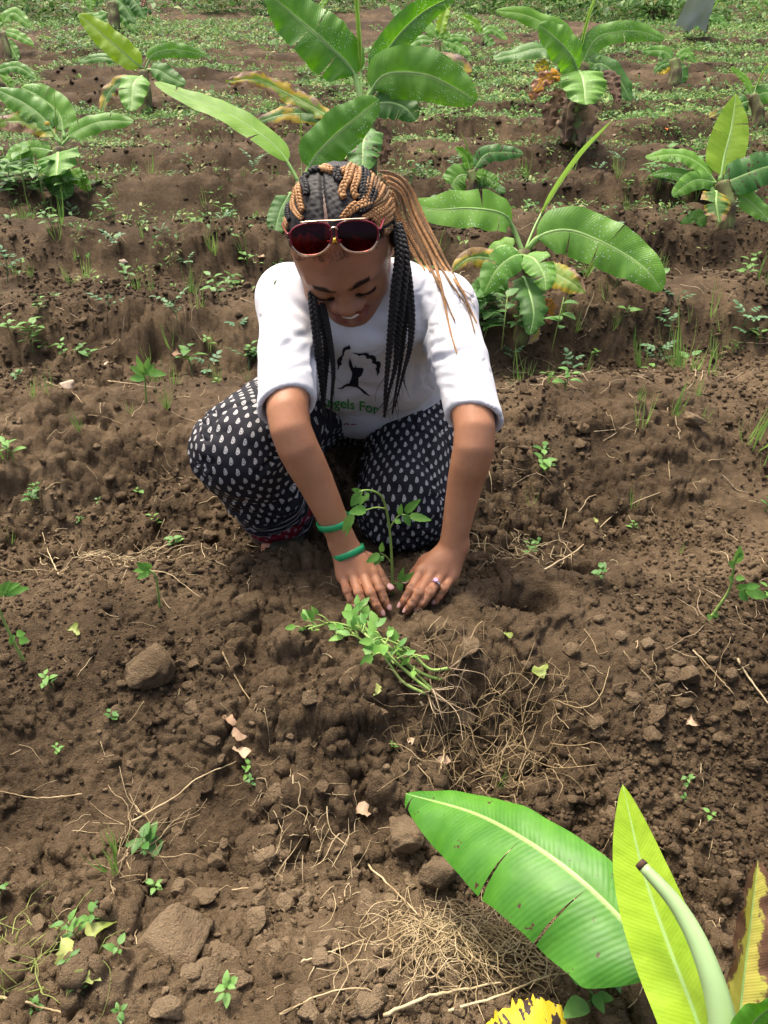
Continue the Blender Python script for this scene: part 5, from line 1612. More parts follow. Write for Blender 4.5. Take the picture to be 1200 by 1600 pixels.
# ---- the banana plant at the viewer's feet
def fore_banana():
    b = PZ(1150, 1780, -0.03)
    root = empty('banana_plant', b)
    tag(root, 'banana plant in the foreground with a wide torn green leaf and a half-furled lime leaf', 'banana plant', 'banana plants in the field')
    def P(pts): return [PD(*p) for p in pts]
    def add(kind, hw, pts, ribmat=M_RIB, **kw):
        P_ = P(pts)
        V, F, uv, rib = leaf_mesh(P_, hw * 0.72 / FPX, n=80, m=8, **kw)
        lo = part('leaf', V, F, LEAF[kind], root, uv)
        part('midrib', *rib, ribmat, lo)
    C = spline([b - (0, 0, .03), b + np.array([-.01, 0, .06]), PD(1135, 1640, .62)], 14)
    part('pseudostem', *tube(C, np.linspace(.022, .016, 14), 12), M_STEM, root)
    add('fore', 138, [(1120, 1600, .66), (1060, 1530, .69), (990, 1455, .73), (905, 1372, .77), (815, 1308, .82), (735, 1268, .88), (634, 1240, .95)],
        fold=12, droop=.40, pet=.13, ribk=.055, wave=.055, roll=2, seed=5, tip=.62, hint=(0, -0.5, 0.86), asym=.5,
        tears=((.56, -1, .004), (.36, -1, .007), (.965, -1, .006)))
    add('foreyoung', 62, [(1118, 1690, .60), (1088, 1590, .62), (1046, 1480, .65), (1005, 1360, .68), (973, 1226, .71)],
        fold=24, droop=.05, pet=.05, wave=.025, roll=-12, seed=8, tip=.85, hint=(0.1, -1, 0.2), asym=.8)
    st = spline(P([(1134, 1700, .585), (1128, 1590, .59), (1098, 1490, .60), (1058, 1415, .612), (1004, 1353, .63)]), 30)
    part('stalk', *tube(st, np.linspace(.0125, .0042, 30), 12), M_RIBPALE, root)
    d = unit(st[-1] - st[-2])
    part('cut_end', *tube(np.array([st[-1] - d * .001, st[-1] + d * .0035]), np.array([.0046, .0040]), 12), plain('browned_cut', (0.06, 0.03, 0.02), 0.8), root)
    add('yellowing', 46, [(1150, 1660, .60), (1158, 1560, .62), (1170, 1460, .64), (1184, 1345, .66)], fold=25, droop=.1, pet=.03, roll=10, seed=3, hint=(0, -1, .3))
    add('lime', 40, [(1170, 1690, .60), (1190, 1600, .62), (1215, 1520, .64), (1260, 1440, .66)], fold=20, pet=.05, seed=4, hint=(0, -1, .4))
    add('fore', 30, [(1140, 1680, .58), (1175, 1600, .57), (1225, 1560, .56)], fold=20, pet=.05, seed=14)
    g0, g1, g2 = PG(745, 1636, .008), PG(812, 1620, .014), PG(888, 1634, .008)
    V, F, uv, rib = leaf_mesh([g2, (g1 + g2) / 2 + (0, 0, .012), g1, (g0 + g1) / 2, g0], 0.030, fold=4, droop=.22, pet=.03, seed=9, hint=(0, -.3, 1), ragged=.3)
    o = empty('fallen_leaf', g1); tag(o, 'yellow fallen banana leaf blotched black lying by the straw', 'leaf')
    lf = part('blade', V, F, LEAF['blotched'], o, uv); part('midrib', *rib, M_RIBDEAD, lf)
fore_banana()
# ------------------------------------------------------------------ small leaves, seedlings, weeds
def small_leaf(base, d, up, ln, wd, seg=5, curl=0.25, cup=0.25, shape='ovate', wig=0.0, seed=0):
    d = unit(d); up = unit(up - d * (np.asarray(up) @ d)) if abs(unit(up) @ d) < 0.98 else unit(np.cross(d, [1, 0, 0.2])); sd = np.cross(d, up)
    V = []
    for i in range(seg + 1):
        t = i / seg
        if shape == 'ovate': w = wd * math.sin(math.pi * min(1, 0.06 + 0.94 * t ** 0.72)) ** 0.8
        elif shape == 'toothed': w = wd * math.sin(math.pi * min(1, 0.06 + 0.94 * t ** 0.75)) ** 0.8 * (1.05 if i % 2 else 0.90)
        else: w = wd * (1 - t) ** 0.7 * min(1, 0.5 + 3 * t)
        if i == seg: w = wd * 0.02
        c = np.asarray(base) + d * ln * t - up * curl * ln * t * t + sd * wig * math.sin(t * 5 + seed) * wd
        V += [c - sd * w + up * cup * w, c, c + sd * w + up * cup * w]
    F = []
    for i in range(seg):
        a = 3 * i
        F += [[a, a + 1, a + 4, a + 3], [a + 1, a + 2, a + 5, a + 4]]
    uv = [(x, i / seg) for i in range(seg + 1) for x in (0, .5, 1)]
    return np.array(V), np.array(F), np.array(uv)
def weed_mat(name, c1, c2, trans=0.3, rough=0.5):
    t = NT(name)
    pos = t.n('ShaderNodeNewGeometry').outputs['Position']
    f = t.math('ADD', t.noise(40, 2, 0.5, pos), t.math('MULTIPLY', t.math('SUBTRACT', t.objrand(), 0.5), 0.4))
    col = t.ramp(f, [(0.3, c1), (0.7, c2)])
    p = t.pbsdf(col, rough, t.bump(t.noise(300, 2, 0.5, pos), 0.001, 0.5), 0.35)
    tr = t.n('ShaderNodeBsdfTranslucent'); t.l(col, tr.inputs[0])
    mx = t.n('ShaderNodeMixShader'); mx.inputs[0].default_value = trans
    t.l(p.outputs[0], mx.inputs[1]); t.l(tr.outputs[0], mx.inputs[2])
    return t.done(mx)
M_TOM = weed_mat('tomato_leaf', (0.085, 0.235, 0.035), (0.190, 0.385, 0.070))
M_TOMSTEM = weed_mat('tomato_stem', (0.20, 0.33, 0.075), (0.32, 0.45, 0.12), 0.1)
M_WEED = weed_mat('weed_leaf', (0.060, 0.165, 0.030), (0.145, 0.300, 0.060))
M_WEEDBLUE = weed_mat('weed_leaf_bluish', (0.060, 0.160, 0.060), (0.140, 0.270, 0.120))
M_GRASS = weed_mat('grass_blade', (0.120, 0.250, 0.045), (0.270, 0.430, 0.095))
M_STRAW = weed_mat('dry_straw', (0.30, 0.215, 0.105), (0.58, 0.46, 0.27), 0.15, 0.7)
M_ROOT = weed_mat('pale_root', (0.24, 0.17, 0.095), (0.48, 0.37, 0.23), 0.1, 0.7)
M_DRYLEAF = weed_mat('dry_leaf', (0.26, 0.16, 0.09), (0.50, 0.36, 0.24), 0.2, 0.8)
M_WILT = weed_mat('wilted_leaf', (0.20, 0.26, 0.05), (0.38, 0.42, 0.13), 0.25)

def seedling(name, stem, r0, r1, leaflets, label, cat='seedling', group=None, petioles=()):
    """stem: world points; leaflets: (base, tip, half width, facing); petioles: lists of points"""
    stem = np.asarray(stem)
    root = empty(name, stem[0]); tag(root, label, cat, group)
    C = spline(stem, 30)
    B = Bag(); B.add(*tube(C, np.linspace(r0, r1, 30), 8))
    for q in petioles: B.add(*tube(spline(np.asarray(q), 10), np.linspace(r1 * .9, r1 * .5, 10), 6))
    part('stem', *B.get(), M_TOMSTEM, root)
    for k, (b, t_, w, up) in enumerate(leaflets):
        b = np.asarray(b); t_ = np.asarray(t_)
        V, F, uv = small_leaf(b, t_ - b, up, np.linalg.norm(t_ - b), w * .78, 10, 0.14, 0.22, 'toothed', 0.05, k)
        part('leaf', V, F, M_TOM, root, uv)
    return root
CAMUP = (0.0, -0.75, 0.66)
# the seedling being planted
def planted():
    y0 = 1.035
    q = lambda px, py, dy=0.0: PY(px, py, y0 + dy)
    b = PG(613, 930)
    y0 = b[1]
    st = [b - np.array([0, 0, .01]), q(613, 905), q(612, 870), q(609, 830), q(604, 798, -.005), (q(597, 777, -.012)), q(585, 768, -.02), q(570, 766, -.028), q(560, 770, -.035)]
    L = []
    def lf(b_, t_, w, dy=0.0): L.append((q(*b_, dy), q(*t_, dy - 0.008), w, CAMUP))
    lf((622, 810), (620, 818), .0045); lf((624, 804), (627, 789), .0058); lf((633, 800), (655, 781), .0088); lf((631, 804), (642, 822), .0075); lf((640, 806), (674, 812), .0085); lf((618, 812), (626, 817), .006)
    lf((572, 796), (545, 800), .0105, -.02); lf((552, 804), (534, 832), .0095, -.025); lf((553, 806), (538, 842), .004, -.02)
    lf((562, 770), (548, 792), .0095, -.035); lf((566, 772), (556, 765), .006, -.03); lf((568, 775), (561, 790), .0065, -.03); lf((575, 770), (571, 783), .005, -.025); lf((560, 768), (551, 764), .005, -.035)
    lf((596, 862), (597, 849), .0058, -.01); lf((593, 866), (572, 879), .0085, -.012); lf((594, 868), (585, 884), .0070, -.012); lf((596, 869), (598, 876), .005, -.01)
    lf((624, 906), (630, 889), .0058, -.006); lf((627, 908), (645, 896), .0072, -.006); lf((624, 910), (626, 924), .0070, -.008)
    pet = [[q(609, 826), q(616, 814), q(626, 804), q(640, 806)], [q(603, 795, -.004), q(588, 793, -.012), q(572, 797, -.02), q(553, 804, -.024)],
           [q(612, 880), q(604, 870, -.006), q(594, 864, -.012)], [q(613, 910), q(619, 912), q(626, 906, -.006)]]
    seedling('tomato_seedling', st, .0024, .0015, L, 'tomato seedling standing upright between the two hands', group='tomato seedlings', petioles=pet)
planted()
def bundle():
    r = np.random.default_rng(12)
    specs = [([(668, 1092), (640, 1062), (600, 1035), (560, 1005), (545, 990)], 'uppermost'), ([(676, 1088), (645, 1055), (606, 1022), (570, 998), (530, 985), (500, 990), (480, 1000)], 'x'),
             ([(690, 1070), (665, 1068), (640, 1052), (612, 1030), (575, 1000), (556, 984)], 'x'), ([(664, 1098), (632, 1072), (596, 1040), (566, 1008), (550, 992)], 'x'),
             ([(672, 1095), (640, 1075), (610, 1048), (590, 1025)], 'x'), ([(700, 1060), (672, 1066), (650, 1052), (625, 1035), (600, 1026)], 'x')]
    labs = ['pulled tomato seedling on top of the bundle lying on the soil', 'pulled tomato seedling whose tip sticks out past the leafy end of the bundle', 'pulled tomato seedling in the bundle with its roots bent upward', 'pulled tomato seedling at the lower side of the bundle', 'short pulled tomato seedling inside the bundle', 'pulled tomato seedling lying loose across the bundle']
    for k, (pts, _) in enumerate(specs):
        P = [PG(p[0], p[1], .010 + .006 * k * (0.4 + 0.6 * (i / len(pts)))) for i, p in enumerate(pts)]
        L, pet = [], []
        tip = P[-1]; d = unit(P[-1] - P[-2])
        for j in range(9 if k != 4 else 4):
            i = -1 - (j // 4)
            b = P[i] + d * r.uniform(-.02, .01)
            a = r.uniform(-1.5, 1.5)
            dr = unit(np.array([d[0] * math.cos(a) - d[1] * math.sin(a), d[0] * math.sin(a) + d[1] * math.cos(a), r.uniform(-.1, .7)]))
            m = b + dr * r.uniform(.008, .022)
            pet.append([b, (b + m) / 2 + np.array([0, 0, .003]), m])
            ln = r.uniform(.014, .026)
            L.append((m, m + unit(dr + r.normal(0, .4, 3)) * ln, ln * r.uniform(.30, .42), np.array([0, -.4, 1]) + r.normal(0, .35, 3)))
        if k in (2, 4, 5):
            for j in range(3):
                b = P[len(P) // 2] + r.normal(0, .008, 3); dr = unit(r.normal(0, 1, 3) * np.array([1, 1, .3]) + np.array([0, 0, .4])); m = b + dr * .014
                pet.append([b, m]); L.append((m, m + dr * .016, .0055, np.array([0, -.3, 1]) + r.normal(0, .3, 3)))
        root = seedling('tomato_seedling', P, .0022, .0016, L, labs[k], group='tomato seedlings', petioles=pet)
        B = Bag()
        for j in range(5):                                   # roots
            e = unit(P[0] - P[1] + r.normal(0, .03, 3)); l = r.uniform(.03, .085)
            p1 = P[0] + e * l * .5 + r.normal(0, .008, 3); p2 = P[0] + e * l + r.normal(0, .016, 3)
            for p in (p1, p2): p[2] = max(p[2], gz(p[0], p[1]) + .001)
            B.add(*tube(spline([P[0], p1, p2], 9), np.linspace(.0011, .0003, 9), 4, False))
        part('root', *B.get(), M_ROOT, root)['kind'] = 'stuff'
bundle()
def set_seedling(base, stem, leaf_px, label, r0=.0026):
    b = PG(*base); y = b[1]
    q = lambda p: PY(p[0], p[1], y + (p[2] if len(p) > 2 else 0))
    L = [(q(a), q(t_) + np.array([0, -.006, 0]), w, CAMUP) for a, t_, w in leaf_px]
    seedling('tomato_seedling', [b - np.array([0, 0, .008])] + [q(p) for p in stem], r0, r0 * .6, L, label, group='tomato seedlings')
set_seedling((1108, 965), [(1125, 945), (1140, 920), (1146, 890), (1150, 868)], [((1150, 880), (1156, 852), .010), ((1148, 885), (1138, 874), .008), ((1146, 905), (1138, 898), .008), ((1150, 903), (1162, 900), .006), ((1152, 920), (1166, 910), .007), ((1155, 925), (1168, 935), .009), ((1165, 922), (1200, 930), .011), ((1166, 916), (1186, 912), .007), ((1112, 962), (1104, 966), .009), ((1115, 955), (1120, 962), .006), ((1150, 868), (1158, 862), .006)],
             'leaning tomato seedling beside the planting hole on the ridge')
set_seedling((38, 1032), [(20, 1000), (6, 970), (-10, 930)], [((4, 925), (44, 915), .010), ((2, 922), (30, 908), .008), ((0, 930), (14, 905), .009), ((30, 1000), (46, 996), .009), ((26, 990), (40, 985), .007), ((22, 992), (16, 1004), .006), ((-4, 930), (-20, 915), .012)], 'lanky tomato seedling leaning out past the field edge')
set_seedling((249, 948), [(247, 925), (243, 900), (232, 890)], [((235, 892), (214, 900), .008), ((232, 890), (216, 876), .008), ((236, 888), (226, 876), .007), ((226, 890), (210, 888), .006)], 'drooping tomato seedling with its top bent over a dry stalk', .0022)
set_seedling((228, 628), [(227, 600), (226, 585)], [((226, 586), (205, 570), .012), ((226, 586), (214, 555), .010), ((226, 584), (240, 568), .012), ((228, 582), (260, 582), .013), ((226, 590), (202, 590), .012), ((228, 580), (232, 558), .010)], 'sturdy dark-leaved seedling on the ridge behind the person\'s knee')

# ---- weed models (shared meshes) and their places
def model_broad(seed, nl, h, ln):
    r = np.random.default_rng(seed); B = Bag()
    B.add(*tube(spline([(0, 0, -.01), (r.normal(0, .004), r.normal(0, .004), h * .5), (r.normal(0, .008), r.normal(0, .008), h)], 6), np.linspace(.0016, .0009, 6), 5, False))
    for k in range(nl):
        a = k * 2.4 + r.normal(0, .3); t = 0.35 + 0.65 * (k / max(1, nl - 1))
        d = np.array([math.cos(a), math.sin(a), r.uniform(.1, .7)])
        l = ln * r.uniform(.6, 1.15) * (1.15 - 0.4 * t)
        b = np.array([0, 0, h * t]) + unit(d) * l * .25
        B.add(*tube(np.array([[0, 0, h * t], b]), .0007, 4, False))
        V, F, uv = small_leaf(b, d, (0, 0, 1), l, l * r.uniform(.24, .36), 5, r.uniform(.1, .4), .2)
        B.add(V, F)
    return mesh_np('weed', *B.get())
def model_grass(seed, nb, ln):
    r = np.random.default_rng(seed); B = Bag()
    for k in range(nb):
        a = r.uniform(0, 6.28); l = ln * r.uniform(.5, 1.2)
        d = unit(np.array([math.cos(a) * r.uniform(.15, .8), math.sin(a) * r.uniform(.15, 1.1), 1]))
        V, F, uv = small_leaf(np.array([math.cos(a), math.sin(a), -.5]) * .006, d, np.array([-d[0], -d[1], .4]), l, l * .013 + .0006, 6, -r.uniform(.1, .55), .2, 'blade')
        B.add(V, F)
    return mesh_np('grass', *B.get())
def model_pinnate(seed, nl, h, ln):
    r = np.random.default_rng(seed); B = Bag()
    B.add(*tube(spline([(0, 0, -.01), (.003, 0, h * .5), (0, .003, h)], 6), np.linspace(.0018, .0011, 6), 5, False))
    for k in range(nl):
        a = k * 2.4 + r.normal(0, .3); t = .4 + .6 * k / max(1, nl - 1)
        d = unit(np.array([math.cos(a), math.sin(a), r.uniform(.3, .9)])); l = ln * r.uniform(.7, 1.2)
        b = np.array([0, 0, h * t]); e = b + d * l
        B.add(*tube(np.array([b, e]), .0007, 4, False))
        sd = np.cross(d, [0, 0, 1])
        for q, s_ in ((.45, 1), (.45, -1), (.75, 1), (.75, -1)):
            V, F, uv = small_leaf(b + d * l * q, sd * s_ + d * .6, (0, 0, 1), l * .42, l * .13, 4, .2, .2); B.add(V, F)
        V, F, uv = small_leaf(e - d * .002, d, (0, 0, 1), l * .5, l * .16, 4, .3, .2); B.add(V, F)
    return mesh_np('weed', *B.get())
BROAD = [model_broad(k, n, h, l) for k, (n, h, l) in enumerate([(4, .03, .035), (6, .05, .035), (7, .06, .04), (9, .08, .04), (3, .02, .03)])]
GRASSM = [model_grass(20 + k, n, l) for k, (n, l) in enumerate([(5, .07), (9, .09), (14, .10), (4, .11), (11, .06)])]
PINN = [model_pinnate(40 + k, n, h, l) for k, (n, h, l) in enumerate([(4, .05, .045), (5, .07, .05), (3, .03, .04)])]
for m_ in BROAD: m_.materials.append(M_WEED)
for m_ in GRASSM: m_.materials.append(M_GRASS)
for m_ in PINN: m_.materials.append(M_WEEDBLUE)
for m_ in BROAD + GRASSM + PINN: m_.polygons.foreach_set('use_smooth', np.ones(len(m_.polygons), bool))
LAB = {'broad_weed': ('small broad-leaved green weed sprouting from the bare soil', 'weed', 'broad-leaved weeds on the soil'),
       'grass_tuft': ('small tuft of thin green grass blades on the bare soil', 'grass', 'grass tufts on the soil'),
       'feathery_weed': ('small feathery-leaved weed growing on the furrow side', 'weed', 'feathery weeds on the soil')}
MARKS = [((613, 930), 'by the planted seedling'), ((580, 1020), 'by the pulled seedling bundle'), ((812, 972), 'beside the planting hole'), ((1150, 910), 'near the leaning seedling on the ridge'), ((232, 1060), 'near the big flat-topped clod'),
         ((258, 1490), 'near the largest clod'), ((690, 1500), 'by the straw heap'), ((640, 1325), 'near the tip of the wide torn leaf'), ((1080, 1080), 'on the clod-strewn slope'), ((760, 1150), 'by the root tangle'), ((60, 1520), 'in the wilting weed patch'),
         ((220, 1300), 'by the upright dry wisps'), ((375, 1160), 'near the curled dead leaves'), ((20, 1000), 'near the lanky leaning seedling'), ((245, 910), 'near the drooping seedling'), ((200, 840), 'in the dry litter near the knee'), ((100, 610), 'near the cream stone'), ((228, 600), 'near the sturdy seedling behind the knee'),
         ((60, 540), 'on the bank above the cream stone'), ((300, 430), 'on the bank behind the patterned knee'), ((850, 740), 'on the dark bank beside the bare arm'), ((1080, 580), 'on the grassy ridge behind'), ((1180, 700), 'by the tall grass at the bank'), ((820, 540), 'at the foot of the dew-specked banana plant'), ((940, 440), 'under the drooping dew-specked leaf'),
         ((1110, 350), 'around the paddle-leaved banana plant'), ((90, 300), 'around the scorched banana plant'), ((740, 300), 'near the knee-high banana shoot'), ((460, 340), 'behind the braided head'), ((240, 260), 'between the scorched and the upright-leaved banana plants'), ((960, 320), 'on the row between two banana plants'), ((1000, 1250), 'in the furrow beside the fresh lime leaf'), ((930, 1560), 'under the wide torn leaf'), ((450, 1400), 'on the bare trodden patch'), ((850, 860), 'in the dry litter beside the hand'), ((1000, 850), 'on the crest with the crooked root')]
def where(p):
    x, y, _ = to_px(p)
    return min(MARKS, key=lambda m: math.hypot(m[0][0] - x, (m[0][1] - y) * 1.3))[1]
LOOK = {'broad_weed': ['four-leaved', 'six-leaved', 'bushy', 'tall leafy', 'tiny three-leaved'], 'grass_tuft': ['sparse', 'spreading', 'dense', 'long-bladed', 'short'], 'feathery_weed': ['low', 'tall', 'tiny']}
NOUN = {'broad_weed': 'broad-leaved green weed', 'grass_tuft': 'tuft of green grass', 'feathery_weed': 'feathery green weed'}
def put(name, me, p, s=1.0, rz=None, tilt=0.0):
    o = bpy.data.objects.new(name, me); COL.objects.link(o)
    o.location = Vector([float(x) for x in p]); o.scale = (s, s, s)
    o.rotation_euler = (random.uniform(-tilt, tilt), random.uniform(-tilt, tilt), random.uniform(0, 6.28) if rz is None else rz)
    k = [BROAD, GRASSM, PINN][['broad_weed', 'grass_tuft', 'feathery_weed'].index(name)].index(me)
    return tag(o, '%s %s %s' % (LOOK[name][k], NOUN[name], where(p)), *LAB[name][1:])
KIND = {'b': ('broad_weed', BROAD), 'g': ('grass_tuft', GRASSM), 'p': ('feathery_weed', PINN)}
used_px = []
for k, px, py, s in [
    # left of the person, on the banks behind
    ('b', 60, 540, 1.5), ('b', 72, 552, 1.4), ('b', 50, 548, 1.1), ('g', 30, 430, 1.3), ('g', 135, 435, 1.6), ('g', 110, 445, 1.2), ('p', 295, 420, 1.5), ('g', 215, 452, 1.3), ('g', 235, 455, 1.2), ('g', 300, 462, 1.3), ('p', 12, 440, 1.4),
    ('b', 85, 468, 1.0), ('b', 62, 492, 0.9), ('b', 20, 525, 1.0), ('g', 380, 395, 1.5), ('b', 386, 412, 1.6), ('g', 330, 392, 1.3), ('b', 96, 562, .9), ('b', 130, 560, 1.0), ('g', 232, 565, 1.2), ('g', 265, 545, 1.2), ('g', 292, 560, .9), ('g', 330, 550, 1.1), ('b', 325, 545, .9),
    ('g', 76, 612, 1.1), ('g', 52, 620, .9), ('g', 203, 645, .8), ('g', 125, 672, 1.1), ('b', 30, 595, .6), ('g', 260, 640, .7), ('b', 395, 565, .8), ('g', 385, 595, .8), ('p', 372, 515, 1.1), ('b', 340, 600, .6),
    ('b', 220, 775, .75), ('b', 52, 790, .9), ('b', 55, 775, .6), ('b', 155, 783, .4), ('b', 245, 828, .6), ('b', 272, 855, .6), ('b', 128, 815, .4), ('g', 15, 850, .8), ('g', 390, 835, .7),
    ('b', 20, 720, 1.3), ('g', 5, 718, 1.2),
    # right of the person
    ('p', 802, 565, 1.0), ('g', 825, 590, 1.1), ('g', 860, 600, 1.2), ('p', 895, 580, 1.1), ('g', 918, 582, .9), ('g', 1002, 575, 1.4), ('g', 1060, 578, 1.5), ('g', 1085, 580, 1.5), ('g', 1110, 585, 1.2), ('g', 1090, 618, .9), ('g', 998, 625, .8), ('g', 1002, 668, 1.3), ('b', 850, 710, 1.0), ('b', 846, 745, 1.1), ('b', 852, 738, .9), ('g', 1180, 700, 1.9), ('g', 1165, 690, 1.6), ('g', 1195, 740, 1.6), ('g', 1055, 650, 1.3), ('g', 1100, 660, 1.0), ('b', 1145, 555, 1.1), ('b', 1180, 540, 1.2), ('g', 1110, 495, 1.5), ('g', 1125, 520, 1.4), ('g', 1075, 505, 1.2), ('p', 1160, 510, 1.2), ('p', 1045, 522, 1.1), ('g', 945, 470, 1.4), ('g', 915, 432, 1.2), ('g', 958, 515, 1.0), ('g', 900, 520, 1.2), ('g', 880, 500, 1.3), ('b', 928, 560, .6),
    ('b', 1195, 800, .9), ('b', 838, 855, .7), ('b', 828, 870, .6), ('g', 830, 790, .7), ('b', 990, 830, .5), ('g', 985, 800, .5), ('b', 940, 905, .6), ('g', 700, 790, .6), ('g', 1060, 865, .5),
    # front
    ('b', 80, 1075, .5), ('b', 180, 1130, .5), ('b', 92, 1180, .35), ('b', 235, 1335, .8), ('g', 190, 1370, .8), ('g', 180, 1345, .9), ('b', 240, 1400, .4), ('b', 1075, 1225, .5), ('b', 1070, 1250, .45), ('b', 1110, 1275, .4), ('b', 610, 1170, .3), ('b', 360, 1560, .45), ('g', 780, 1230, .5), ('b', 1200, 935, .7), ('b', 380, 1215, .5), ('b', 390, 1225, .4),
    ('b', 932, 1575, 1.3), ('b', 945, 1530, 1.0), ('b', 915, 1520, .9), ('b', 185, 1490, .55), ('b', 130, 1470, .6), ('b', 140, 1450, .5), ('b', 108, 1505, .45), ('b', 135, 1555, .5), ('b', 60, 1580, .45), ('b', 190, 1585, .35), ('b', 5, 1395, .6)]:
    nm, ms = KIND[k]
    p = PG(px, py)
    put(nm, random.choice(ms), p, s * random.uniform(.85, 1.1) * (0.72 if k != 'g' else 0.85), tilt=.25)
# the rest of the weeds that can still be told apart, thickening with distance
r = np.random.default_rng(77); n_w = 0
while n_w < 190:
    y = r.uniform(1.75, 4.4); x = r.uniform(-1, 1) * (.25 + .46 * y)
    g = 0.5 + 1.6 * fbm(np.array([x * 1.3]), np.array([y * 1.3]), 51, 2)[0] + 0.16 * (y - 2.6)
    if r.uniform() > g: continue
    if 1.3 < y < 2.0 and -.35 < x < .25: continue
    k = 'bgpbg'[r.integers(5)]; nm, ms = KIND[k]
    put(nm, ms[r.integers(len(ms))], (x, y, gz(x, y)), r.uniform(.6, 1.35), tilt=.25); n_w += 1

# ---- weed cover further back: too many to count
def cover(n, ylo, yhi, seed, size, hgt, leaves, dens=1.0, pw=1.0, tall=0.0):
    r = np.random.default_rng(seed)
    m = n * 5
    y = ylo + (yhi - ylo) * r.uniform(0, 1, m) ** pw; x = r.uniform(-1, 1, m) * (.4 + .72 * y)
    g = dens * (0.22 + 2.8 * fbm(x * .95, y * 1.1, 51, 4) + 0.045 * (y - 3.0))
    g = g * (0.06 + 0.94 * sstep(y, 2.7, 5.0))
    ok = r.uniform(0, 1, m) < np.clip(g, 0.004, 1)
    x, y = x[ok][:n], y[ok][:n]
    z = ground_z(x, y); k = len(x)
    L = leaves
    a = r.uniform(0, 6.28, (k, L)); el = r.uniform(.05, 1.2, (k, L)); s = size * r.uniform(.5, 1.4, (k, L)) * (0.8 + 0.05 * y)[:, None]
    h = hgt * r.uniform(.2, 1.0, (k, L)) * r.uniform(.4, 1.3, (k, 1)) * (1 + tall * r.uniform(0, 1, (k, 1)) ** 3)
    c = np.stack([x[:, None] + r.normal(0, size * .8, (k, L)), y[:, None] + r.normal(0, size * .8, (k, L)), z[:, None] + h], -1).reshape(-1, 3)
    a, el, s = a.ravel(), el.ravel(), s.ravel()
    d = np.stack([np.cos(a) * np.cos(el), np.sin(a) * np.cos(el), np.sin(el) * .7], 1)
    sd = np.stack([-np.sin(a), np.cos(a), r.normal(0, .3, len(a))], 1)
    up = np.cross(d, sd)
    wd = s * np.where(r.uniform(0, 1, len(a)) < .62, .055, .23)
    mid = c + d * (s * .5)[:, None] + up * (s * .10)[:, None]
    V = np.stack([c, mid - sd * wd[:, None], c + d * s[:, None] - up * (s * .08)[:, None], mid + sd * wd[:, None]], 1).reshape(-1, 3)
    F = np.arange(len(V)).reshape(-1, 4)
    tone = np.repeat(np.clip(np.repeat(r.uniform(0, 1, k), L) + r.normal(0, .15, k * L), 0, 1), 4)
    me = mesh_np('cover', V, F); set_attr(me, 'tone', tone); return me
def cover_mat():
    t = NT('weed_cover_leaves')
    tn = t.attr('tone')
    col = t.ramp(tn, [(0.0, (0.045, 0.125, 0.025)), (0.35, (0.100, 0.220, 0.050)), (0.65, (0.140, 0.285, 0.070)), (0.92, (0.230, 0.370, 0.085)), (1.0, (0.32, 0.34, 0.13))])
    p = t.pbsdf(col, 0.55, spec=0.3); tr = t.n('ShaderNodeBsdfTranslucent'); t.l(col, tr.inputs[0])
    mx = t.n('ShaderNodeMixShader'); mx.inputs[0].default_value = .3
    t.l(p.outputs[0], mx.inputs[1]); t.l(tr.outputs[0], mx.inputs[2]); return t.done(mx)
M_COVER = cover_mat()
o = link('weed_cover', cover(13000, 2.6, 9.5, 3, .024, .034, 7, 1.25, 1.0), M_COVER, smooth=False)
tag(o, 'patchy low green weeds spreading over the rows further back', 'weeds', kind='stuff')
o = link('far_weed_cover', cover(19000, 5.5, 15.0, 4, .036, .06, 7, 1.9, .9), M_COVER, smooth=False)
tag(o, 'thick low green weeds over the far rows of the field', 'weeds', kind='stuff')
o = link('far_bushes', cover(11000, 13.0, 30.0, 5, .085, .40, 8, 3.0, 1.6, 1.6), M_COVER, smooth=False)
tag(o, 'dense green bushes closing the field at the back', 'bushes', kind='stuff')

# low leaves massed at the foot of two banana plants
for (px, py, n, lab) in ((745, 515, 30, 'dense dark leafy weed clump at the foot of the dew-specked banana plant'), (60, 305, 26, 'dense dark weed clump under the scorched banana plant'), (1090, 300, 20, 'dense weed clump under the paddle-leaved banana plant')):
    b = PG(px, py); root = empty('weed_clump', b); tag(root, lab, 'weeds')
    sc = depth_of(b) / 2.6; B = Bag()
    for k in range(n):
        p = b + np.array([r.normal(0, .07), r.normal(0, .05), 0]) * sc
        h = r.uniform(.03, .16) * sc
        B2 = [p - (0, 0, .02), p + np.array([r.normal(0, .01), r.normal(0, .01), h])]
        part('stem', *tube(np.array(B2), .0016 * sc, 5), M_TOMSTEM, root) if k < 12 else None
        for q in range(5):
            a = r.uniform(0, 6.28); d = np.array([math.cos(a), math.sin(a), r.uniform(.0, .7)])
            V, F, uv = small_leaf(B2[1] - np.array([0, 0, r.uniform(0, h * .7)]), d, (0, 0, 1), r.uniform(.03, .06) * sc, r.uniform(.009, .018) * sc, 5, .3, .2)
            B.add(V, F)
    part('foliage', *B.get(), M_WEED, root)['kind'] = 'stuff'

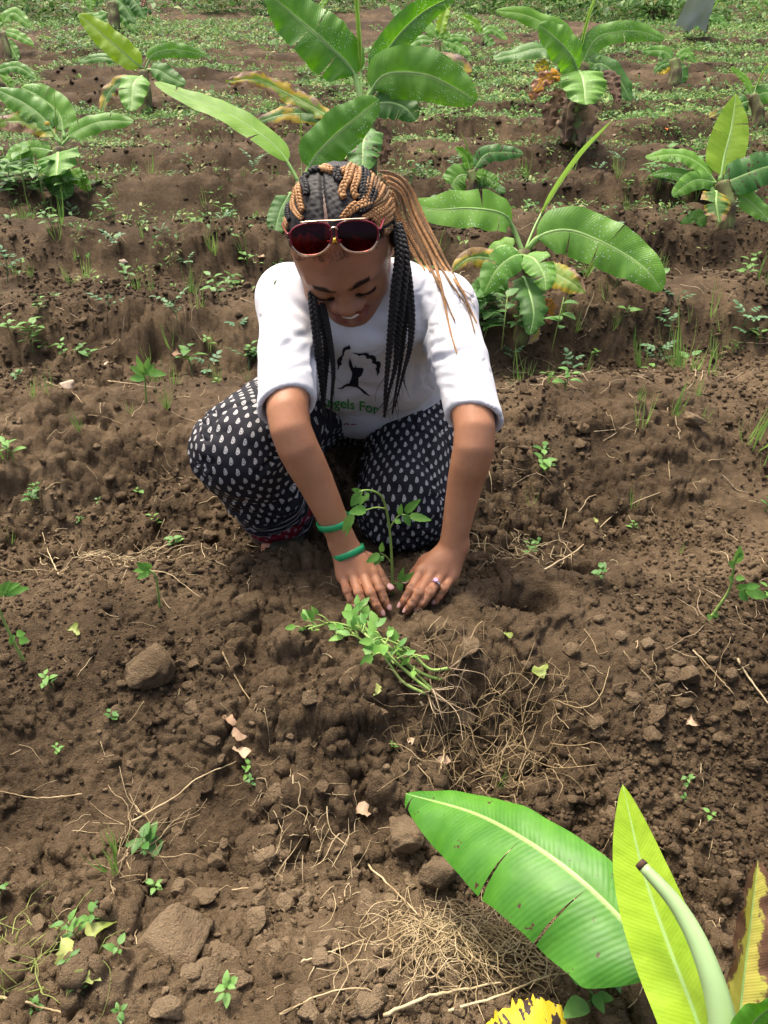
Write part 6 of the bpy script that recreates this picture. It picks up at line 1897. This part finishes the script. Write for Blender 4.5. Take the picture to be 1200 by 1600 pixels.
# grey sheet hung among the far bushes
p = PD(1096, 14, depth_of(PG(1092, 62)) - .2); w_, h_ = 0.13, 0.19
n = 12
I = np.arange((n + 1) ** 2).reshape(n + 1, n + 1)
V = np.array([[(i / n - .5) * 2 * w_ * (1.0 + .25 * (j / n)), .012 * math.sin(i * .8) + .01 * math.sin(j * .9 + i * .5) + .25 * (j / n), (.5 - j / n) * 2 * h_ + .03 * math.sin(i * .9)] for i in range(n + 1) for j in range(n + 1)])
o = link('plastic_sheet', mesh_np('plastic_sheet', V, np.stack([I[:-1, :-1], I[1:, :-1], I[1:, 1:], I[:-1, 1:]], -1).reshape(-1, 4)), plain('grey_plastic', (0.70, 0.73, 0.78), .5, .4, var=.05, vscale=5))
o.location = Vector(p); tag(o, 'crumpled grey plastic sheet among the bushes at the far edge', 'sheet')

# ------------------------------------------------------------------ soil clods that can be told apart
CLODM = [clod_shape(4, 900 + k, .26) for k in range(9)]
CL = []
for k, (W, F) in enumerate(CLODM):
    me = mesh_np('clod', W, F); set_attr(me, 'tone', np.full(len(W), 1.0)); me.materials.append(M_CLOD)
    me.polygons.foreach_set('use_smooth', np.ones(len(me.polygons), bool)); CL.append(me)
def clod(px, py, rpx, label=None, me=None, group='soil clods', sink=.22):
    p = PG(px, py); s = rpx * depth_of(p) / FPX
    o = bpy.data.objects.new('soil_clod', me or random.choice(CL)); COL.objects.link(o)
    o.location = Vector((p[0], p[1] + s * .2, gz(p[0], p[1] + s * .2) + s * (.55 - sink)))
    o.scale = (s, s * random.uniform(.85, 1.1), s * random.uniform(.8, 1.05))
    o.rotation_euler = (random.uniform(-.4, .4), random.uniform(-.4, .4), random.uniform(0, 6.28))
    if label is None:
        label = '%s %s soil clod lying %s' % ('marble-sized' if s < .008 else 'walnut-sized' if s < .013 else 'egg-sized' if s < .02 else 'fist-sized', ('rounded', 'angular', 'lumpy')[CL.index(o.data) % 3], where(p))
    return tag(o, label, 'clod', group)
clod(258, 1490, 68, 'largest rough soil clod on the trampled ground'); clod(232, 1062, 48, 'big flat-topped soil clod beside a small square one'); clod(640, 1322, 46, 'big soil clod beside the tip of the wide torn leaf')
clod(684, 1388, 46, 'big soil clod tucked under the edge of the wide torn leaf'); clod(574, 1428, 36, 'upright soil clod near the straw heap'); clod(732, 1022, 28, 'soil clod with pale roots draped over it')
for q in [(284, 1044, 15), (305, 1042, 14), (431, 1256, 26), (315, 1374, 17), (281, 1394, 20), (315, 1412, 24), (320, 1536, 36), (258, 1586, 32), (355, 1500, 22), (423, 1302, 20), (470, 1338, 20), (444, 1410, 18), (957, 1280, 19), (1072, 1357, 18), (725, 1128, 24), (985, 1098, 20), (1070, 1066, 24), (1067, 1102, 17), (1040, 1085, 15), (970, 1000, 14), (382, 940, 12), (75, 560, 9), (345, 1195, 14), (330, 1165, 18), (500, 1240, 14), (365, 1100, 14), (590, 1110, 12), (540, 1060, 20), (480, 1095, 18), (1010, 1010, 16), (1100, 1010, 12), (180, 1120, 16), (300, 1110, 18), (150, 1400, 13), (350, 1330, 12), (395, 1345, 12), (520, 1420, 15), (600, 1490, 18), (570, 1585, 30), (470, 1570, 20), (400, 1450, 26), (60, 1450, 24), (20, 1500, 26), (100, 1410, 12), (395, 1275, 12), (640, 1390, 16), (905, 700, 12), (910, 672, 14), (1090, 665, 22), (860, 420, 8), (390, 600, 7), (1155, 1110, 16), (1120, 1160, 14), (1175, 1200, 18), (930, 1130, 14), (880, 1080, 12), (1140, 1060, 15), (455, 1145, 12), (205, 1200, 10), (60, 1290, 12), (640, 1240, 10), (820, 1050, 12), (120, 1000, 8), (160, 960, 8), (1100, 760, 14), (960, 780, 12), (30, 660, 10), (150, 700, 9), (330, 850, 16), (395, 880, 12), (205, 870, 9)]:
    clod(*q)
r = np.random.default_rng(55)
for _ in range(55):                      # broken lumps on the trodden patch and the slope
    px, py = (r.uniform(250, 720), r.uniform(1320, 1600)) if r.uniform() < .7 else (r.uniform(880, 1150), r.uniform(1000, 1160))
    if px > 640 and py > 1400: continue
    clod(px, py, r.uniform(10, 25))
for _ in range(130):
    px, py = r.uniform(0, 1200), 1000 + 600 * r.uniform() ** .9
    if 640 < px and py > 1400: continue
    clod(px, py, 5 + 11 * r.uniform() ** 2.2)
# two pale stones
M_STONE = plain('pale_stone', (0.52, 0.40, 0.28), .8, .3, var=.3, vscale=40)
for (px, py, rp, lab) in ((97, 612, 15, 'pale cream stone lying on the ridge among grass blades'), (167, 573, 7, 'small pale stone at the edge of the furrow'), (193, 412, 9, 'tan stone below the bank near grass tufts'), (960, 213, 4, 'white pebble by the withered banana plant')):
    W, F = clod_shape(3, int(px), .3); p = PG(px, py); s = rp * depth_of(p) / FPX
    o = link('stone', mesh_np('stone', W * s, F), M_STONE); o.location = Vector((p[0], p[1] + s * .3, p[2] + s * .35)); tag(o, lab, 'stone')

# ------------------------------------------------------------------ dry stalks, straw, roots, litter
def lay(pts, lift=.004): return np.array([PG(p[0], p[1], lift + (p[2] if len(p) > 2 else 0)) for p in pts])
for pts, rad, lab in [
    ([(184, 893), (225, 896), (262, 905), (318, 938)], .0018, 'tan dry stalk curving past the drooping seedling'),
    ([(215, 1288), (275, 1250), (310, 1222), (366, 1194)], .0022, 'long pale dry stalk lying beside curled dead leaves'),
    ([(578, 1360), (630, 1415), (690, 1476)], .0020, 'straight pale stalk running into the straw heap'), ([(470, 1508), (520, 1490), (575, 1470)], .0016, 'pale dry stalk across the bare patch of clods'),
    ([(440, 1590), (500, 1558), (560, 1550), (615, 1562)], .0018, 'bent straw-coloured stalk at the near edge of the ground'), ([(365, 1395), (410, 1392), (440, 1375), (470, 1310)], .0012, 'thin yellow-green stem bowed over the clods'),
    ([(1080, 1020), (1110, 1050), (1145, 1090)], .0020, 'dark dry stem on the clod-strewn slope'), ([(1150, 1035), (1175, 1075), (1200, 1110)], .003, 'thick brown stalk sloping down the bank'),
    ([(870, 1100), (905, 1110), (935, 1095), (952, 1045)], .0016, 'pale greenish root hooked upward on the slope'), ([(75, 600), (110, 618), (135, 640)], .0022, 'straw leaning over the cream stone'), ([(168, 600), (205, 604), (243, 609)], .002, 'straight straw beside the sturdy seedling'), ([(142, 652), (165, 658), (192, 666)], .0015, 'short straw on the face of the ridge'),
    ([(72, 770), (90, 758), (115, 765)], .0018, 'forked dry twig on the furrow side'), ([(95, 905), (75, 862), (68, 835)], .002, 'dry twig rising from the litter on the ridge'), ([(850, 895), (905, 860), (955, 810), (990, 790), (1032, 775)], .0022, 'crooked root lying along the ridge'),
    ([(740, 680), (765, 745), (772, 778)], .002, 'pale straw leaning on the dark bank'), ([(1040, 640), (1044, 720), (1046, 755)], .0016, 'thin root hanging down the bank'), ([(880, 760), (884, 800), (878, 830)], .0016, 'short upright straw at the ridge foot'), ([(0, 1560), (40, 1572), (75, 1580), (110, 1590)], .0026, 'green-yellow stem among the wilting weeds'), ([(345, 1030), (365, 1060), (395, 1100), (420, 1118)], .0018, 'split dry stalk on the ridge front'), ([(130, 1245), (60, 1252), (0, 1240)], .0016, 'thin pale stalk on the smooth soil'), ([(975, 1020), (1005, 1055), (1045, 1095)], .0012, 'thin pale root crossing the clods'), ([(660, 1100), (690, 1160), (680, 1210)], .0028, 'reddish dead stem in the tangle of roots'), ([(700, 1585), (780, 1560), (860, 1530), (930, 1520)], .0022, 'long straw at the edge of the straw heap'), ([(600, 1592), (660, 1570), (720, 1552), (790, 1538)], .003, 'brown stalk lying across the straw heap')]:
    C = spline(lay(pts, rad + .004), 22); C = C + np.random.default_rng(int(pts[0][0])).normal(0, .0004, C.shape)
    base = C[0].copy(); x = np.linspace(0, 1, 22)
    o = link('dry_stalk', mesh_np('dry_stalk', *((lambda VF: (VF[0] - base, VF[1]))(tube(C, .62 * rad * (1.1 - .6 * x) * (1 + .12 * np.sin(x * 31)), 6)))), M_STRAW)
    o.location = Vector(base); tag(o, lab, 'stalk', 'dry stalks on the soil')
def straw_heap(name, cx, cy, sx, sy, n, ln, seed, mat, label, cat, lift=.02, rad=.0009, curl=.35, rise=.15):
    r = np.random.default_rng(seed); B = Bag(); A, Rr = [], []
    for k in range(n):
        px, py = r.normal(cx, sx), r.normal(cy, sy)
        if not (0 <= px <= 1230 and py < 1640): continue
        p = PZg(px, py); a = r.uniform(0, 6.28); l = ln * r.uniform(.4, 1.3)
        d = np.array([math.cos(a), math.sin(a)]); q = p[:2].copy(); z0 = r.uniform(0, lift)
        for j in range(5):
            A.append([q[0], q[1], z0]); q = q + d * l / 4
            a += r.normal(0, curl); d = np.array([math.cos(a), math.sin(a)]); z0 = max(0, z0 + r.normal(0, rise) * l / 4)
        Rr.append(rad * .8 * r.uniform(.4, 1.5))
    A = np.array(A)
    Q = surf(A[:, 0], A[:, 1]); Q[:, 2] += A[:, 2] + .001
    for k, pts in enumerate(Q.reshape(-1, 5, 3)):
        B.add(*tube(spline(pts, 9), Rr[k] * np.linspace(1, .5, 9), 4, False))
    o = link(name, mesh_np(name, *B.get()), mat)
    tag(o, label, cat, kind='stuff')
def PZg(px, py):
    p = PZ(px, py, -.03)
    return np.array([p[0], p[1], 0])
straw_heap('straw_heap', 690, 1505, 60, 34, 250, .06, 1, M_STRAW, 'tangled heap of dry pale straw beside the wide torn leaf', 'straw', .03, .0007, .5)
straw_heap('straw_heap', 800, 1500, 60, 36, 160, .06, 2, M_STRAW, 'thin spread of straw under the wide torn leaf', 'straw', .02)
straw_heap('root_tangle', 760, 1130, 72, 45, 150, .075, 3, M_STRAW, 'tangle of pale dry roots and grass below the seedling bundle', 'roots', .03, .0008, .55)
straw_heap('root_tangle', 500, 1290, 45, 32, 40, .05, 4, M_STRAW, 'wisps of dry grass stuck in the clods', 'straw', .010, .0007, .2)
straw_heap('root_tangle', 215, 1310, 30, 40, 30, .07, 5, M_STRAW, 'upright wisps of dry grass round a single green leaf', 'straw', .02, .0007, .2, .35)
straw_heap('root_tangle', 45, 1520, 45, 40, 34, .06, 6, M_WILT, 'wilting yellow-green weed stems on the trampled soil', 'weeds', .02, .0007)
straw_heap('root_tangle', 190, 845, 70, 22, 60, .08, 7, M_STRAW, 'dry grass litter along the ridge near the knee', 'straw', .02, .0011)
straw_heap('root_tangle', 780, 840, 50, 20, 40, .06, 8, M_STRAW, 'dry grass litter on the ridge beside the hand', 'straw', .02, .001)
straw_heap('root_tangle', 1130, 1000, 50, 40, 26, .07, 9, M_ROOT, 'pale roots lying round the leaning seedling', 'roots', .015, .0009)
straw_heap('root_tangle', 900, 560, 160, 90, 90, .10, 10, M_ROOT, 'fine roots hanging from the banks behind', 'roots', .01, .0011, .3)
straw_heap('straw_litter', 600, 1200, 380, 230, 260, .035, 11, M_STRAW, 'scattered bits of straw and root all over the soil', 'litter', .003, .0007, .18)
straw_heap('straw_litter', 600, 760, 420, 90, 180, .05, 12, M_STRAW, 'scattered straw bits on the ridges behind', 'litter', .004, .0009, .18)
straw_heap('straw_litter', 600, 480, 420, 60, 160, .09, 13, M_ROOT, 'dry grass scraps on the farther rows', 'litter', .01, .0014)
# fallen leaves and scraps
for px, py, s, mat, lab in [(378, 1180, .020, M_DRYLEAF, 'curled pinkish dead leaf on the clods'), (360, 1128, .016, M_DRYLEAF, 'curled brown dead leaf above the pinkish one'), (375, 1155, .014, M_DRYLEAF, 'folded dead leaf between two others'), (565, 1275, .018, M_DRYLEAF, 'flat tan leaf scrap leaning on a clod'), (845, 1055, .020, M_WILT, 'single pale green fallen leaf on the open slope'), (792, 998, .010, M_WILT, 'tiny yellow leaf at the lip of the planting hole'), (118, 992, .014, M_WILT, 'curled yellow-green leaf on the ridge'), (690, 1195, .018, M_DRYLEAF, 'reddish dead leaf in the root tangle'), (640, 1165, .012, M_DRYLEAF, 'small brown leaf by the roots'), (1080, 1135, .012, M_DRYLEAF, 'thin dead leaf on the clod slope'), (235, 1338, .026, M_WEED, 'fresh green leaf lying among upright dry wisps'), (160, 1460, .018, M_WILT, 'drooping green weed leaf over the clods'), (130, 1540, .018, M_WILT, 'wilted pale leaf in the weed patch'), (105, 1495, .016, M_WILT, 'yellowing leaf in the weed patch'), (275, 560, .022, M_DRYLEAF, 'rust-brown dead leaf below the bank'), (410, 400, .026, M_DRYLEAF, 'grey-brown dead leaf behind the shoulder'), (1040, 205, .03, plain('orange_scrap', (0.6, 0.16, 0.04), .6), 'orange scrap among the far weeds'), (585, 1085, .010, M_WILT, 'small green leaf fallen below the bundle'), (930, 820, .010, M_WILT, 'narrow green leaf on the ridge crest')]:
    p = PG(px, py, .006); rr = np.random.default_rng(px + py)
    a = rr.uniform(0, 6.28)
    V, F, uv = small_leaf(np.zeros(3), (math.cos(a), math.sin(a), rr.uniform(.1, .5)), (rr.normal(0, .3), -.4, 1), s * 1.45, s * .5, 7, rr.uniform(.2, .7), rr.uniform(.2, .8), 'toothed', .5, px)
    V = V + rr.normal(0, s * .07, V.shape)
    o = link('fallen_leaf', mesh_np('fallen_leaf', V - V.mean(0), F), mat); o.location = Vector(p + np.array([0, 0, s * .25])); tag(o, lab, 'leaf')

q = cast(SHIRT_T, 429, 446, .0012)
if q is not None:
    V, F, uv = small_leaf(np.zeros(3), (0.25, -.5, .8), (0, -.6, .7), .012, .0022, 5, .2, .3)
    o = link('leaf_scrap', mesh_np('leaf_scrap', V, F), M_WEED); o.location = Vector(q); tag(o, 'tiny green leaf scrap stuck on the white shirt shoulder', 'leaf')
